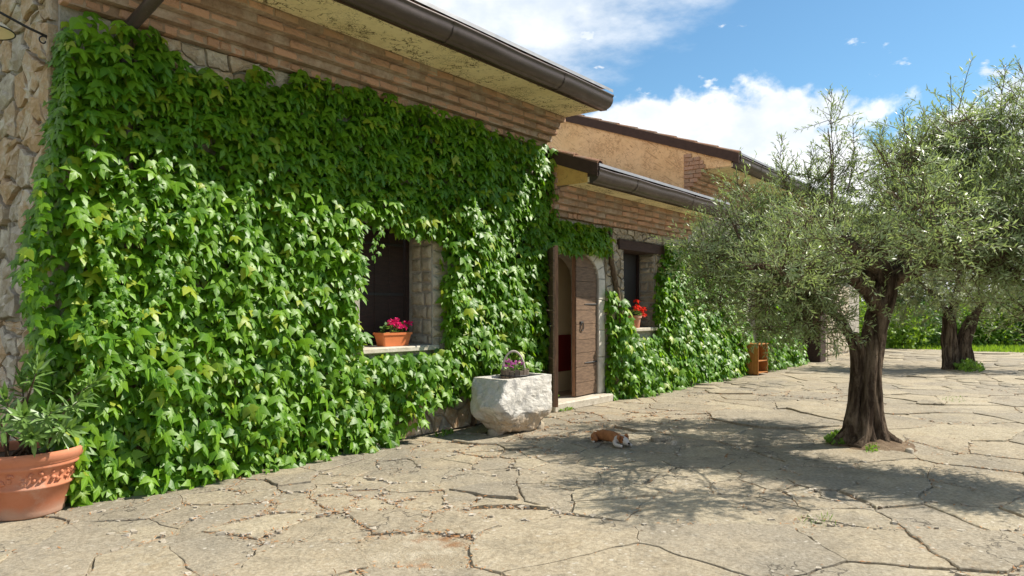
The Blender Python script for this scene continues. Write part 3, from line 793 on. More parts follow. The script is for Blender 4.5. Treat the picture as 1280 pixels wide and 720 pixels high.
# ---- windows
def sill(u0, u1, z): MB().box(P(u0, -.36, z-.06), P(u1, .07, z), .003, .010).build('window_sill', M['sill'], house, P((u0+u1)/2, 0, z))
sill(W1[0]-.05, W1[1]+.06, W1[2]); sill(W2[0]-.05, W2[1]+.06, W2[2])
m = MB(); m.box(P(W1[0]+.02, -.45, W1[2]), P(W1[0]+.08, -.36, W1[3])); m.box(P(W1[1]-.07, -.45, W1[2]), P(W1[1]-.02, -.36, W1[3])); m.box(P(W1[0]+.08, -.45, W1[3]-.07), P(W1[1]-.07, -.36, W1[3]))
w1 = m.build('window', M['shutter'], house, P(3.38, -.4, 1.03)); w1['label'] = 'window closed by dark brown wooden shutters'
for i in range(4):
    u0 = W1[0]+.085+i*.228
    MB().box(P(u0, -.42, W1[2]+.005), P(u0+.222, -.385, W1[3]-.075), .001, .006).build('shutter_board', M['shutter'], w1, P(u0+.11, -.4, 1.7))
for z in (1.62, 2.2, 1.16):
    m = MB(); m.box(P(W1[0]+.1, -.384, z-.014), P(W1[1]-.1, -.374, z+.014))
    for q in range(7): m.box(P(W1[0]+.14+q*.13, -.374, z-.008), P(W1[0]+.156+q*.13, -.368, z+.008))
    m.build('strap_hinge', M['iron'], w1, P(3.38, -.38, z))
m = MB(); m.box(P(W2[0], -.38, W2[2]), P(W2[0]+.06, -.30, W2[3])); m.box(P(W2[1]-.06, -.38, W2[2]), P(W2[1], -.30, W2[3]))
w2 = m.build('window', M['shutter'], house, P(9, -.35, 1.12)); w2['label'] = 'window under a dark timber lintel'
for i in range(2): MB().box(P(W2[0]+.07+i*.51, -.36, W2[2]+.01), P(W2[0]+.57+i*.51, -.33, W2[3]), .001, .005).build('shutter_panel', M['darkpane'], w2, P(W2[0]+.32+i*.51, -.34, 1.7))
MB().box(P(W2[0]-.22, -.40, W2[3]+.002), P(W2[1]+.26, .07, W2[3]+.17), .006, .012).build('lintel', M['lintel'], house, P(9, 0, 2.5))

# ---- eaves: stepped brick corbel, rendered soffit, gutter
def brick_mesh(l, d, h, sd):
    rr = random.Random(sd); m = MB(); m.box((-l/2, -d/2, -h/2), (l/2, d/2, h/2), .0065, .009)
    me = mesh_np('brick', m.v, m.f, M['brick'], None, None, False); return me
STR = [brick_mesh(.245, .13, .062, i) for i in range(5)]; HEAD = [brick_mesh(.108, .20, .066, i+9) for i in range(4)]
def eave(u0, u1, zb, zsf, vg, brick_to=None, gutter_label=None, endbricks=False):
    vs_ = [.10, .18, .255, .33, .405]; hc = (zsf-zb)/5
    core = MB()
    for i, vv in enumerate(vs_): core.box(P(u0+.006*(i+1), -.25, zb+i*hc+.004), P(u1-.006*(i+1), vv-.007, zb+(i+1)*hc+.002))
    co = core.build('eaves_corbel', M['brickmortar'], house)
    lim = brick_to or u1
    for i, vv in enumerate(vs_):
        pool, L, D = (HEAD, .108, .20) if i == 0 else (STR, .245, .13)
        g = .011; u = u0-(0 if i % 2 == 0 else 0); first = True
        off = 0 if i % 2 == 0 else L/2
        u = u0+(L/2 if not off else 0)
        while u+L/2 <= lim+.13:
            me = R.choice(pool); o = bpy.data.objects.new('brick', me)
            uu = min(max(u, u0+L/2), u1-L/2)
            link(o, co, P(uu, vv-D/2+R.gauss(-.003, .007), zb+(i+.5)*hc+R.uniform(-.003, .003)))
            o.rotation_euler = (R.uniform(-.02, .02), R.uniform(-.02, .02), R.uniform(-.02, .02)+(math.pi if R.random() < .5 else 0))
            u += L+g
    # soffit slab
    MB().box(P(u0, -.3, zsf+.003), P(u1, vg+.005, zsf+.075)).build('soffit', M['soffit'], house)
    # fascia board behind the gutter
    MB().box(P(u0+.003, vg-.03, zsf-.012), P(u1-.003, vg+.0, zsf+.20)).build('fascia_board', M['fascia'], house)
    prof = [(0, .18), (0, -.012), (.060, -.014), (.066, .002), (.085, .006), (.118, .026), (.145, .062), (.158, .105), (.153, .142), (.166, .152), (.170, .166), (.158, .176), (.143, .170), (.142, .150), (.147, .105), (.134, .066), (.106, .030), (.066, .006), (.012, .002), (.010, .18)]
    m = MB(); NP = len(prof); z0 = zsf+.005; v0 = vg+.003
    segs = 12
    for s2 in range(segs+1):
        u = u0+(u1-u0)*s2/segs; sag = -.006*math.sin(s2*1.7)
        m.v += [P(u, v0+a, z0+b+sag) for a, b in prof]; m.t += [0]*NP
    for s2 in range(segs):
        for k_ in range(NP): k2 = (k_+1) % NP; m.f.append((s2*NP+k_, s2*NP+k2, (s2+1)*NP+k2, (s2+1)*NP+k_))
    gut = m.build('gutter', M['gutter'], house, smooth=False)
    bm = bmesh.new(); bm.from_mesh(gut.data)
    for f in bm.faces: f.smooth = True
    bm.to_mesh(gut.data); bm.free()
    for uu in (u0, u1):     # end caps
        cap = [(a, b) for a, b in prof[:12]]; MB().prism([P(uu, v0+a, z0+b-.001) for a, b in cap], P(.012 if uu == u0 else -.012, 0, 0)).build('gutter_end', M['gutter'], gut, P(uu, v0, z0))
    u = u0+1.1
    while u < u1-.4:
        pr = [(a*1.012+.0015, b-.002) for a, b in prof[:11]]; mm = MB(); k0 = len(pr)
        for du in (-.022, .022): mm.v += [P(u+du, v0+a+.0015, z0+b-.001) for a, b in pr]; mm.t += [0]*k0
        for k_ in range(k0-1): mm.f.append((k_, k_+1, k0+k_+1, k0+k_))
        mm.build('gutter_joint', M['gutter'], gut, P(u, v0, z0), smooth=True, fixn=True); u += 1.95
    # grey metal drip edge above
    MB().add([P(u0, vg-.05, z0+.285), P(u0, vg+.158, z0+.238), P(u0, vg+.161, z0+.198), P(u1, vg-.05, z0+.285), P(u1, vg+.158, z0+.238), P(u1, vg+.161, z0+.198)],
             [(0, 3, 4, 1), (1, 4, 5, 2)]).build('drip_edge', M['flash'], house)
    return vg, zsf
def roof(u0, u1, vg, zsf, back, tiles_eave=0):
    """corrugated clay roof rising away from the gutter"""
    z0 = zsf+.215; m = MB(); pitch = .225; k_ = max(1, round((u1-u0)/pitch)); per = 6; rows = max(2, int((vg+.08-back)/.4))
    for j in range(rows+1):
        v = vg-.01-(vg-.01-back)*j/rows
        for lay in (0, 1):
            if j == 0 and lay == 0: continue
            if j == rows and lay == 1: continue
            zz = z0-.045+(vg+.10-v)*SL+(0 if lay == 0 else .018)
            m.v += [P(u0+(u1-u0)*i/(k_*per), v, zz+.045*abs(math.sin(math.pi*i/per))) for i in range(k_*per+1)]; m.t += [0]*(k_*per+1)
    w = k_*per+1; nr = len(m.v)//w
    for j in range(nr-1):
        for i in range(w-1): m.f.append((j*w+i, j*w+i+1, (j+1)*w+i+1, (j+1)*w+i))
    ro = m.build('roof', M['tile'], house, smooth=True, fixn=False)
    m = MB(); m.prism([P(u0, vg+.06, z0-.03), P(u0, vg+.06, z0-.10+.02), P(u0, back, z0-.10+(vg+.06-back)*SL), P(u0, back, z0-.02+(vg+.06-back)*SL)], (u1-u0, 0, 0)); m.build('roof_deck', M['fascia'], house)
    for i in range(tiles_eave):
        u = u0+.05+(i+.5)*(u1-u0-.05)/tiles_eave; tm = MB(); rr = .075; ns = 6
        for vv, zz, r_ in ((vg+.06, z0-.050, rr), (vg-.34, z0-.050+.405*SL+.02, rr*.85)):
            for ro_ in (r_, r_-.014):
                for a in range(ns+1): an = math.pi*a/ns; tm.v.append(P(u+ro_*math.cos(an), vv, zz+.02+ro_*math.sin(an)*.8)); tm.t.append(0)
        nn = ns+1
        for a in range(ns):
            tm.f += [(a, a+1, 2*nn+a+1, 2*nn+a), (nn+a, 3*nn+a, 3*nn+a+1, nn+a+1), (a, nn+a, nn+a+1, a+1), (2*nn+a, 2*nn+a+1, 3*nn+a+1, 3*nn+a)]
        tm.build('roof_tile', M['tile'], ro, P(u, vg, z0), smooth=False)
    return ro, z0
def verge(u, v_front, v_back, ztop, ro, n):
    """dark barge board with a row of clay tiles lying along the slope"""
    f = lambda v: ztop+(v_front-v)*SL
    MB().prism([P(u-.035, v_front, f(v_front)-.17), P(u-.035, v_front, f(v_front)+.005), P(u-.035, v_back, f(v_back)+.005), P(u-.035, v_back, f(v_back)-.17)], (.034, 0, 0)).build('barge_board', M['fascia'], house)
    for i in range(n):
        va = v_front-(v_front-v_back)*i/n; vb = v_front-(v_front-v_back)*(i+1.12)/n; tm = MB(); ns = 6
        for vv, dz, r_ in ((va, .004, .080), (vb, -.012, .07)):
            for ro_ in (r_, r_-.015):
                for a in range(ns+1): an = math.pi*a/ns; tm.v.append(P(u+.045+ro_*math.cos(an), vv, f(vv)+dz+.0+ro_*math.sin(an)*.72)); tm.t.append(0)
        nn = ns+1
        for a in range(ns):
            tm.f += [(a, a+1, 2*nn+a+1, 2*nn+a), (nn+a, 3*nn+a, 3*nn+a+1, nn+a+1), (a, nn+a, nn+a+1, a+1), (2*nn+a, 2*nn+a+1, 3*nn+a+1, 3*nn+a)]
        tm.build('roof_tile', M['tile'], ro, P(u, va, f(va)), smooth=False)
# block 1
eave(0.02, UE, 3.70, 4.09, .985); ro1, _ = roof(0.0, UE+.02, .985, 4.09, -4.5)
# block 2 (lower, over the door)
eave(UE+.03, U3-.02, 2.78, 3.16, .755); ro2, z2 = roof(UE+.06, U3-.02, .755, 3.16, -2.6, 20); verge(UE+.04, .90, -.25, z2+.02, ro2, 3)
# block 3 (far, tall)
eave(U3+.02, UEND, 3.70, 4.07, .95, 13.0); ro3, z3 = roof(U3, UEND, .95, 4.07, -4.5); verge(U3-.012, 1.09, -4.4, z3+.005, ro3, 13)
# rendered end walls of the eaves
f3 = lambda v: z3-.12+(1.09-v)*SL
MB().prism([P(U3-.004, -4.4, 3.2), P(U3-.004, .0, 3.2), P(U3-.004, .0, 3.68), P(U3-.004, .41, 4.09), P(U3-.004, .93, 4.09), P(U3-.004, .93, f3(.93)), P(U3-.004, -4.4, f3(-4.4))], (.02, 0, 0)).build('end_wall', M['orange'], house)
f2 = lambda v: z2-.10+(.90-v)*SL
MB().prism([P(UE+.012, .0, 3.165), P(UE+.012, .73, 3.165), P(UE+.012, .73, f2(.73)), P(UE+.012, .0, f2(0))], (.018, 0, 0)).build('end_wall', M['yellow'], house)
# patches of bare stepped brickwork on those ends
endw = [o for o in house.children if o.name.startswith('end_wall')]
def endpatch(u, z0, rows, cols, parent, seed, hc=.080):
    rr = random.Random(seed)
    for j in range(rows):
        w = cols(j); v = 0.
        while v < w-.03:
            l = min(rr.choice([.12, .2, .25]), w-v)
            if w-v-l < .05: l = w-v
            MB().box(P(u-.028-rr.uniform(0, .008), v+.004, z0+j*hc+.005), P(u+.02, v+l-.004, z0+(j+1)*hc-.005), .003, .006).build('brick', M['brick'], parent, P(u, v+l/2, z0+(j+.5)*hc)); v += l
endpatch(U3, 3.70, 9, lambda j: (.12, .20, .28, .36, .42, .44, .40, .33, .16)[j], endw[0], 4)
endpatch(UE+.03, 2.80, 8, lambda j: (.10, .16, .22, .28, .24, .26, .24, .14)[j], endw[1], 5)
# brick edging on the gable end of the first eave
endpatch(.02, 3.70, 5, lambda j: (.10, .18, .255, .33, .405)[j], house.children[-1] if False else wallo, 6)
# downpipe
m = MB(); m.tube([P(.49, 1.06, 4.08), P(.48, 1.03, 4.0), P(.47, .95, 3.93), P(.46, .5, 3.77), P(.45, .10, 3.65), P(.45, .06, 3.58), P(.45, .06, 3.2), P(.45, .06, .1)], [.05]*8, 12)
m.build('downpipe', M['gutter'], house, smooth=True)
# stone pier at the far end, its shaded side painted in as dark brown
MB().box(P(18.35, -.3, -.02), P(18.85, .50, 3.6), .01, .02).build('pier', M['lintel'], house)
# ================================================================== placing by sight lines (photo pixel + depth -> world)
_a = rad(38.073); _U = (math.sin(_a), math.cos(_a)); _V = (math.cos(_a), -math.sin(_a))
def Q(x, y, Z):
    X = (x-640)/900*Z
    return Vector((camU+X*_U[0]+Z*_U[1], -(camV+X*_V[0]+Z*_V[1]), 1.45+(386-y)/900*Z))
def GP(x, y): Z = 900*1.45/(y-386); q = Q(x, y, Z); return Vector((q.x, q.y, gz(q.x, -q.y)))
CAMP = cam.location.copy()

# ================================================================== IVY
def ivy_thing(label, base, region, thick, area_, dens, srange, extra=None, stems=(), nparts=300, seed=1, group=None):
    rs = np.random.RandomState(seed); rr = random.Random(seed)
    root = empty('ivy', base, label, 'ivy', group)
    u0, u1, z0, z1 = area_; pos = []; tip = []; nrm = []; scl = []
    n_try = int((u1-u0)*(z1-z0)*dens)
    for _ in range(n_try):
        u = rr.uniform(u0, u1); z = rr.uniform(z0, z1)
        k = region(u, z)
        if k <= 0 or rr.random() > k: continue
        t = thick(u, z); inner = rr.random() < .5; dlt = t*(rr.uniform(.0, .5) if inner else rr.uniform(.55, 1.15)); v = .03+dlt
        pos.append((u, -v, z)); yaw = rr.gauss(0, .55); roll = rr.gauss(0, .45)
        f = rr.uniform(.1, .6) if inner else rr.uniform(.4, 1.25)            # how far the blade leans out
        tip.append((math.sin(roll), -f, -1.0)); nrm.append((math.sin(yaw)*.9, -1.0, .55+rr.gauss(0, .25)))
        scl.append(rr.uniform(*srange)*(1 if rr.random() > .14 else .62))
    nb = len(pos)
    if extra: extra(rr, pos, tip, nrm, scl)
    yng = range(nb, len(pos))
    pos = np.array(pos); tip = np.array(tip); nrm = np.array(nrm); scl = np.array(scl)
    fr = frames(tip/np.linalg.norm(tip, axis=1, keepdims=True), nrm)
    tones = rs.rand(len(pos)); yi = [i for i in yng if rr.random() < .62]; tones[yi] = .152+.02*rs.rand(len(yi))
    # whole runs of growth share a tint
    d = np.linalg.norm(pos-np.array(CAMP), axis=1)
    out = np.array([-p[1]/max(.05, thick(p[0], p[2])+.03) for p in pos])
    score = scl/d*(.35+np.clip(out, 0, 1.1)); order = np.argsort(-score); pick = order[:nparts]; restm = np.ones(len(pos), bool); restm[pick] = False
    V, F, T, L = leaf_array(IVY_V, IVY_F, pos[restm]-np.array(base), fr[restm], scl[restm], tones[restm])
    put('foliage', mesh_np('foliage', V, F, M['ivy'], T, L), root, base, kind='stuff')
    tpl = mesh_np('leaf', IVY_V, IVY_F, M['ivy'], [0]*len(IVY_V), IVY_V)
    for i in pick:
        q = Matrix(fr[i].tolist()).to_quaternion()
        put('leaf', tpl, root, Vector(pos[i]), mw=(q, (scl[i],)*3))
    for path, r in stems:
        m = MB(); m.tube(path, r, 8); m.build('stem', M['stem'], root, path[0], smooth=True)
    return root
def n2(u, z, s=1.5, o=0.): return mnoise.noise(Vector((u*s, z*s, 3.7+o)))
def thick1(u, z):
    t = .18+.10*n2(u, z, 1.3)+.11*n2(u, z, 3.4, 5)+.10*max(0, 1-z/2.2)
    if u > 5.9: t *= .8
    if u < .5 and z < .9: t *= .6
    return max(.05, t)
def region1(u, z):
    top_ = (3.66 if u < 2 else 3.74)+.10*n2(u, 0, 2.2)-(.12 if .55 < u < 1.9 else 0)*(1 if n2(u, 1, 3) > -.15 else 0)
    if u > UE+.02: top_ = 2.74 if u > 6.42 else 3.25-2*(u-UE)
    if z > top_: return 0
    bot = 0.02
    if u > 3.15: bot = .05+.33*min(1, (u-3.15)/.5)+.12*n2(u, 0, 4)
    if u > 5.0: bot = .2
    if u > UE+.04: bot = 2.26+.12*n2(u, 0, 5)+(.05*abs(u-6.9))
    if u > 7.75: return 0
    if z < bot: return 0
    e = .07*n2(u, z, 5)
    if 2.70+e < u < 4.02+e*1.2 and .96+e*.6 < z < 2.36+e+(.05 if u < 3.3 else -.06): return 0
    if u > 6.02+e*.3 and z < 2.3: return 0
    d = 1.0
    if z > 3.35: d = .8
    return d
def corner1(rr, pos, tip, nrm, scl):
    for _ in range(750):         # growth turning the corner on to the gable and trailing there
        z = rr.uniform(.35, 3.5); w = .03+.30*max(0, math.sin(math.pi*min(1, max(0, (z-.1)/2.9))))*(.75+.4*mnoise.noise(Vector((z*2, 1, 1))))
        v = rr.uniform(-.14, .20); u = -rr.uniform(0, 1)**.8*w*(1-.5*max(0, -v)/.14)
        pos.append((u, -v, z)); tip.append((-.45+rr.gauss(0, .3), -.3+rr.gauss(0, .3), -1)); nrm.append((-1+rr.gauss(0, .3), -.7+rr.gauss(0, .3), .5)); scl.append(rr.uniform(.05, .105))
    for x0, z0, ln in ((3.06, 2.42, .5), (3.13, 2.40, .34), (3.62, 2.38, .22), (4.06, 2.40, .25), (.75, 2.9, .9), (.42, 2.6, 1.2), (.95, 2.5, .8), (.3, 2.2, 1.1), (.62, 1.9, .9), (1.6, 2.75, .45), (.2, 1.5, .9)):   # hanging sprays
        for k in range(int(ln/.035)):
            z = z0-k*.035; pos.append((x0+.08*math.sin(k*.35+x0*9)-.03*k/ln*.3+rr.gauss(0, .03), -(.20+(.10 if x0 < 2.5 else 0)+rr.uniform(-.02, .07)), z)); tip.append((rr.gauss(0, .5), -.4, -1)); nrm.append((rr.gauss(0, .3), -1, .4)); scl.append(rr.uniform(.035, .065))
st = []
for u0, zt in ((.55, 3.5), (1.4, 3.4), (2.3, 3.3), (4.6, 3.4), (5.5, 3.5)):
    path = [P(u0+.22*mnoise.noise(Vector((u0, z*.9, 2))), .045, z) for z in np.linspace(0, zt, 16)]; st.append((path, [.03-.02*i/15 for i in range(16)]))
ivy_thing('large bright green ivy covering the front wall from the corner to the door', (0, 0, 0), region1, thick1, (.0, 7.75, .02, 3.75), 660, (.062, .140), corner1, st, seed=2)
def thick2(u, z): return max(.06, .17+.12*n2(u, z, 1.1, 9)+.08*n2(u, z, 3.1, 4)+.13*max(0, 1-z/1.4)-(.1 if u < 8 else 0))
def region2(u, z):
    e = .09*n2(u, z, 4, 2)
    if z < .03+.05*n2(u, 0, 6) or u < 7.84+e*.6 or u > 13.75+e*2: return 0
    if u < 8.35: t = 1.72+.2*n2(u, 0, 3)-.2*(u-7.9)
    elif u < 9.45+e: t = .98+e*.5+max(0, .42-(u-8.35)*1.6)
    else: t = min(2.62, 1.6+(u-9.45)*3.2)
    return 1. if z < t+e else 0
st2 = [([P(7.93, .06, 2.72), P(7.90, .07, 2.5), P(7.94, .07, 2.2), P(8.06, .08, 1.85), P(8.18, .08, 1.5), P(8.14, .07, 1.0), P(8.10, .07, .5), P(8.06, .06, 0)], [.035, .04, .043, .045, .047, .05, .055, .06])]
ivy_thing('ivy right of the doorway, framing the window with red geraniums', (8.1, 0, 0), region2, thick2, (7.7, 14, .02, 2.8), 440, (.068, .150), None, st2, seed=4)
ivy_thing('small far ivy climbing the wall just beyond the wooden cabinet', (16, 0, 0), lambda u, z: 1. if z < 2.5+.2*n2(u, 0, 2) and u > 14.7 and u < 17.6+.2*n2(u, z, 3) else 0,
          lambda u, z: .22+.12*n2(u, z, 1.2)+.12*max(0, 1-z), (14.6, 17.9, .02, 2.8), 330, (.10, .16), None, (), 120, seed=6)

# ================================================================== OBJECTS BY THE WALL
# stone trough on two small stones, with a planted half barrel in it
tb = P(4.62, .68, 0); tr_ = empty('stone_trough', tb, 'rough pale stone trough standing below the ivy beside the door', 'trough')
bm = bmesh.new(); bmesh.ops.create_cube(bm, size=1)
for v in bm.verts: v.co = Vector((v.co.x*1.24-.06, v.co.y*.66, v.co.z*.67+.335))
def cut(co, no):
    r_ = bmesh.ops.bisect_plane(bm, geom=bm.verts[:]+bm.edges[:]+bm.faces[:], plane_co=co, plane_no=Vector(no).normalized(), clear_outer=True)
    ed = [e for e in r_['geom_cut'] if isinstance(e, bmesh.types.BMEdge)]
    if ed: bmesh.ops.edgeloop_fill(bm, edges=ed)
TZ = .67
cut((-.40, 0, TZ), (-1, .04, .55)); cut((-.57, 0, .34), (-1, 0, -.85)); cut((.42, 0, TZ), (1, .0, .03)); cut((.43, 0, .27), (1, 0, -.6))
cut((0, -.25, TZ), (.03, -1, .07)); cut((0, -.275, .25), (0, -1, -.42)); cut((-.42, -.24, .22), (-.8, -.55, -.8)); cut((.30, -.25, .14), (.5, -.8, -.9)); cut((.385, -.25, TZ), (1, -1, .0))
cut((0, .25, TZ), (0, 1, .1)); cut((0, .26, .3), (0, 1, -.8)); cut((-.5, .12, .45), (-1, .5, .1)); cut((-.10, -.25, .13), (-.25, -.8, -1.0))
bmesh.ops.triangulate(bm, faces=bm.faces[:])
for _ in range(4):
    le = [e for e in bm.edges if e.calc_length() > .045]
    if le: bmesh.ops.subdivide_edges(bm, edges=le, cuts=1); bmesh.ops.triangulate(bm, faces=bm.faces[:])
for _ in range(3): bmesh.ops.smooth_vert(bm, verts=[v for v in bm.verts if v.co.z < TZ-.03], factor=.5, use_axis_x=True, use_axis_y=True, use_axis_z=True)
bm.normal_update()
mv = []
for v in bm.verts:
    p_ = v.co.copy(); top = p_.z > TZ-.002
    ins = top and max(abs(p_.x+.01)/.325, abs(p_.y)/.165) < 1
    w = .005 if top else (.010+.022*max(0, 1-p_.z/.34))
    d = v.normal*(w*mnoise.noise(p_*13)+w*1.5*mnoise.noise(p_*5)+w*.5*mnoise.noise(p_*34))
    if top: d = Vector((0, 0, w*mnoise.noise(p_*11)))
    if ins: d.z -= .17
    mv.append((v, d))
for v, d in mv:
    v.co = v.co+d; v.co.x = v.co.x*1.11-.01; v.co.z *= .975
me = bpy.data.meshes.new('trough_body'); bm.to_mesh(me); bm.free(); me.materials.append(M['trough']); me.polygons.foreach_set('use_smooth', [False]*len(me.polygons))
put('trough_body', me, tr_, tb)
m = MB(); m.box(tb+Vector((-.28, -.14, .40)), tb+Vector((.28, .14, .47)), .01); m.build('soil_fill', M['soil'], tr_)
for i, (du, dv, r) in enumerate(((-.36, -.02, .085), (.34, .10, .09), (.33, -.13, .075))):
    c = tb+Vector((du, -dv, 0)); vs = []; fs = []
    poly = [(r*math.cos(a)*R.uniform(.8, 1.15), r*.8*math.sin(a)*R.uniform(.8, 1.15)) for a in [2*math.pi*k/9 for k in range(9)]]
    v_, f_ = piece(poly, lambda a, b, h: Vector((c.x+a, c.y+b, h)), .09, .025, .075, .015, .006)
    o = MB().add(v_, f_).build('prop_stone', M['pale_stone'], None, (c.x, c.y, 0), smooth=True)
    tag(o, ('small tan stone wedged under the left end of the trough', 'small tan stone under the right front of the trough', 'small stone under the back of the trough next to the door')[i], 'stone', 'stones propping up the trough')
bk = tb+Vector((.05, .03, .47)); bas = empty('flower_tub', bk, 'old wooden tub with a hoop handle and purple flowers in the trough', 'planter')
NB = 18
for k in range(NB):
    a0 = 2*math.pi*(k+.06)/NB; a1 = 2*math.pi*(k+.94)/NB; q = []
    for r0, r1 in ((.155, .175), (.175, .20)): pass
    lo = [bk+Vector((r*math.cos(a), r*math.sin(a)*.86, 0)) for r, a in ((.150, a0), (.150, a1), (.172, a1), (.172, a0))]
    hi = [bk+Vector((r*math.cos(a), r*math.sin(a)*.86, .255+.006*math.sin(k*3))) for r, a in ((.165, a0), (.165, a1), (.190, a1), (.190, a0))]
    MB().add(lo+hi, [(0, 3, 2, 1), (4, 5, 6, 7), (0, 1, 5, 4), (1, 2, 6, 5), (2, 3, 7, 6), (3, 0, 4, 7)]).build('stave', M['basket'], bas, (lo[0]+hi[2])/2)
m = MB(); m.tube([bk+Vector((.192*math.cos(a), .192*.86*math.sin(a), .19)) for a in [2*math.pi*k/24 for k in range(25)]], .007, 6); m.build('band', M['iron'], bas)
m = MB(); m.add([bk+Vector((.165*math.cos(a), .165*.86*math.sin(a), .22)) for a in [2*math.pi*k/18 for k in range(18)]], [tuple(range(18))]); m.build('soil', M['soil'], bas)
hp = [bk+Vector((-.03-.165*math.cos(t)*.55, .1*math.cos(t), .22+.255*math.sin(t))) for t in np.linspace(0, math.pi, 17)]
m = MB(); m.tube(hp, .0125, 7); m.build('handle', M['hoop'], bas, hp[8], smooth=True)
def leafset(name, mat, parent, pos, tip, nrm, scl, tv, tf, seed=0, kind=None, loc=None):
    pos = np.array(pos); tip = np.array(tip, float); nrm = np.array(nrm, float); rs = np.random.RandomState(seed)
    loc = wloc(parent) if loc is None else Vector(loc)
    V, F, T, L = leaf_array(tv, tf, pos-np.array(loc), frames(tip/np.linalg.norm(tip, axis=1, keepdims=True), nrm), np.array(scl), rs.rand(len(pos)))
    return put(name, mesh_np(name, V, F, mat, T, L), parent, loc, kind=kind)
def mound(c, rx, ry, h, n, rr, up=.6):
    p, t, nn = [], [], []
    for _ in range(n):
        d = Vector((rr.gauss(0, 1), rr.gauss(0, 1), abs(rr.gauss(0, 1)))).normalized(); r = rr.uniform(.55, 1)
        p.append(c+Vector((d.x*rx*r, d.y*ry*r, d.z*h*r))); t.append(d*.8+Vector((rr.gauss(0, .3), rr.gauss(0, .3), rr.gauss(0, .25)-.1))); nn.append(Vector((d.x*.5, d.y*.5, up+d.z)))
    return p, t, nn
def blossom(name, c, r, mat, parent, n=26, seed=1, ps=.028):
    rr = random.Random(seed); p, t, nn = mound(c, r, r, r*.95, n, rr); t = [x+Vector((rr.gauss(0, .6), rr.gauss(0, .6), rr.gauss(0, .4))) for x in t]
    return leafset(name, mat, parent, p, t, [Vector((x-c).normalized()) for x in p], [ps*rr.uniform(.75, 1.2) for _ in p], PET_V, PET_F, seed, loc=c)
rr = random.Random(5)
p, t, nn = mound(bk+Vector((0, 0, .22)), .16, .13, .10, 150, rr); leafset('leaves', M['gerleaf'], bas, p, t, nn, [rr.uniform(.03, .05) for _ in p], BRD_V, BRD_F, 3)
for i in range(15):
    a = rr.uniform(0, 6.3); r = rr.uniform(.05, .17); blossom('flower', bk+Vector((r*math.cos(a), r*math.sin(a)*.85, .29+rr.uniform(-.02, .07))), .024, M['purple'], bas, 14, i, .02)
# sill planters
pb = P(3.42, -.12, W1[2]+.003); fb = empty('flower_box', pb, 'orange plastic flower box with pink geraniums on the window sill', 'flower box')
m = MB()
def rrect(hx, hy, z, n=6, r=.02): return [pb+Vector((sx*(hx-r)+r*math.cos(a), sy*(hy-r)+r*math.sin(a), z)) for sx, sy, a0 in ((1, 1, 0), (-1, 1, 1), (-1, -1, 2), (1, -1, 3)) for a in [math.pi/2*(a0+k/3) for k in range(4)]]
rings = [rrect(.185, .065, 0), rrect(.215, .08, .125), rrect(.228, .09, .125), rrect(.228, .09, .15), rrect(.212, .075, .15), rrect(.205, .07, .11)]
V = [v for r_ in rings for v in r_]; nR = len(rings[0]); Fc = [(i*nR+k, i*nR+(k+1) % nR, (i+1)*nR+(k+1) % nR, (i+1)*nR+k) for i in range(5) for k in range(nR)]+[tuple(range(nR))[::-1]]
m.add(V, Fc); m.build('box_shell', M['orangepot'], fb); MB().add(rings[5], [tuple(range(nR))]).build('soil', M['soil'], fb)
def geranium(root, c, rx, ry, nl, heads, mat, sd, hr=.045):
    rr = random.Random(sd); p, t, nn = mound(c, rx, ry, .11, nl, rr); leafset('leaves', M['gerleaf'], root, p, t, nn, [rr.uniform(.045, .07) for _ in p], BRD_V*np.array([1.5, 1, 1]), BRD_F, sd)
    for i, (dx, dy, dz) in enumerate(heads):
        h = c+Vector((dx, dy, dz)); m = MB(); m.tube([c+Vector((dx*.5, dy*.5, 0)), h], .004, 5); m.build('flower_stalk', M['greenstem'], root, c); blossom('flower_head', h, hr, mat, root, 40, sd*7+i)
geranium(fb, pb+Vector((-.06, 0, .13)), .12, .06, 46, [(.07, -.03, .13), (.10, -.05, .085), (.02, -.01, .11)], M['magenta'], 3)
geranium(fb, pb+Vector((.15, -.01, .13)), .06, .06, 26, [(.03, -.03, .10), (-.06, -.05, .06)], M['magenta'], 8)
pb2 = P(8.93, -.06, W2[2]+.003); gp = empty('geranium_pot', pb2, 'terracotta pot of red geraniums on the sill under the timber lintel', 'flower pot')
m = MB(); m.lathe([(0, 0), (.09, 0), (.115, .17), (.13, .17), (.13, .21), (.112, .21), (.105, .17)], pb2, 24); m.build('pot', M['terracotta'], gp, smooth=False); MB().lathe([(0, .18), (.11, .18)], pb2, 20).build('soil', M['soil'], gp)
geranium(gp, pb2+Vector((0, 0, .2)), .16, .12, 60, [(-.02, -.05, .15), (.03, -.08, .12), (-.07, -.08, .10), (.16, -.06, .06), (.20, -.07, .10), (-.02, -.06, .24), (.18, -.09, .0)], M['red'], 11, .05)

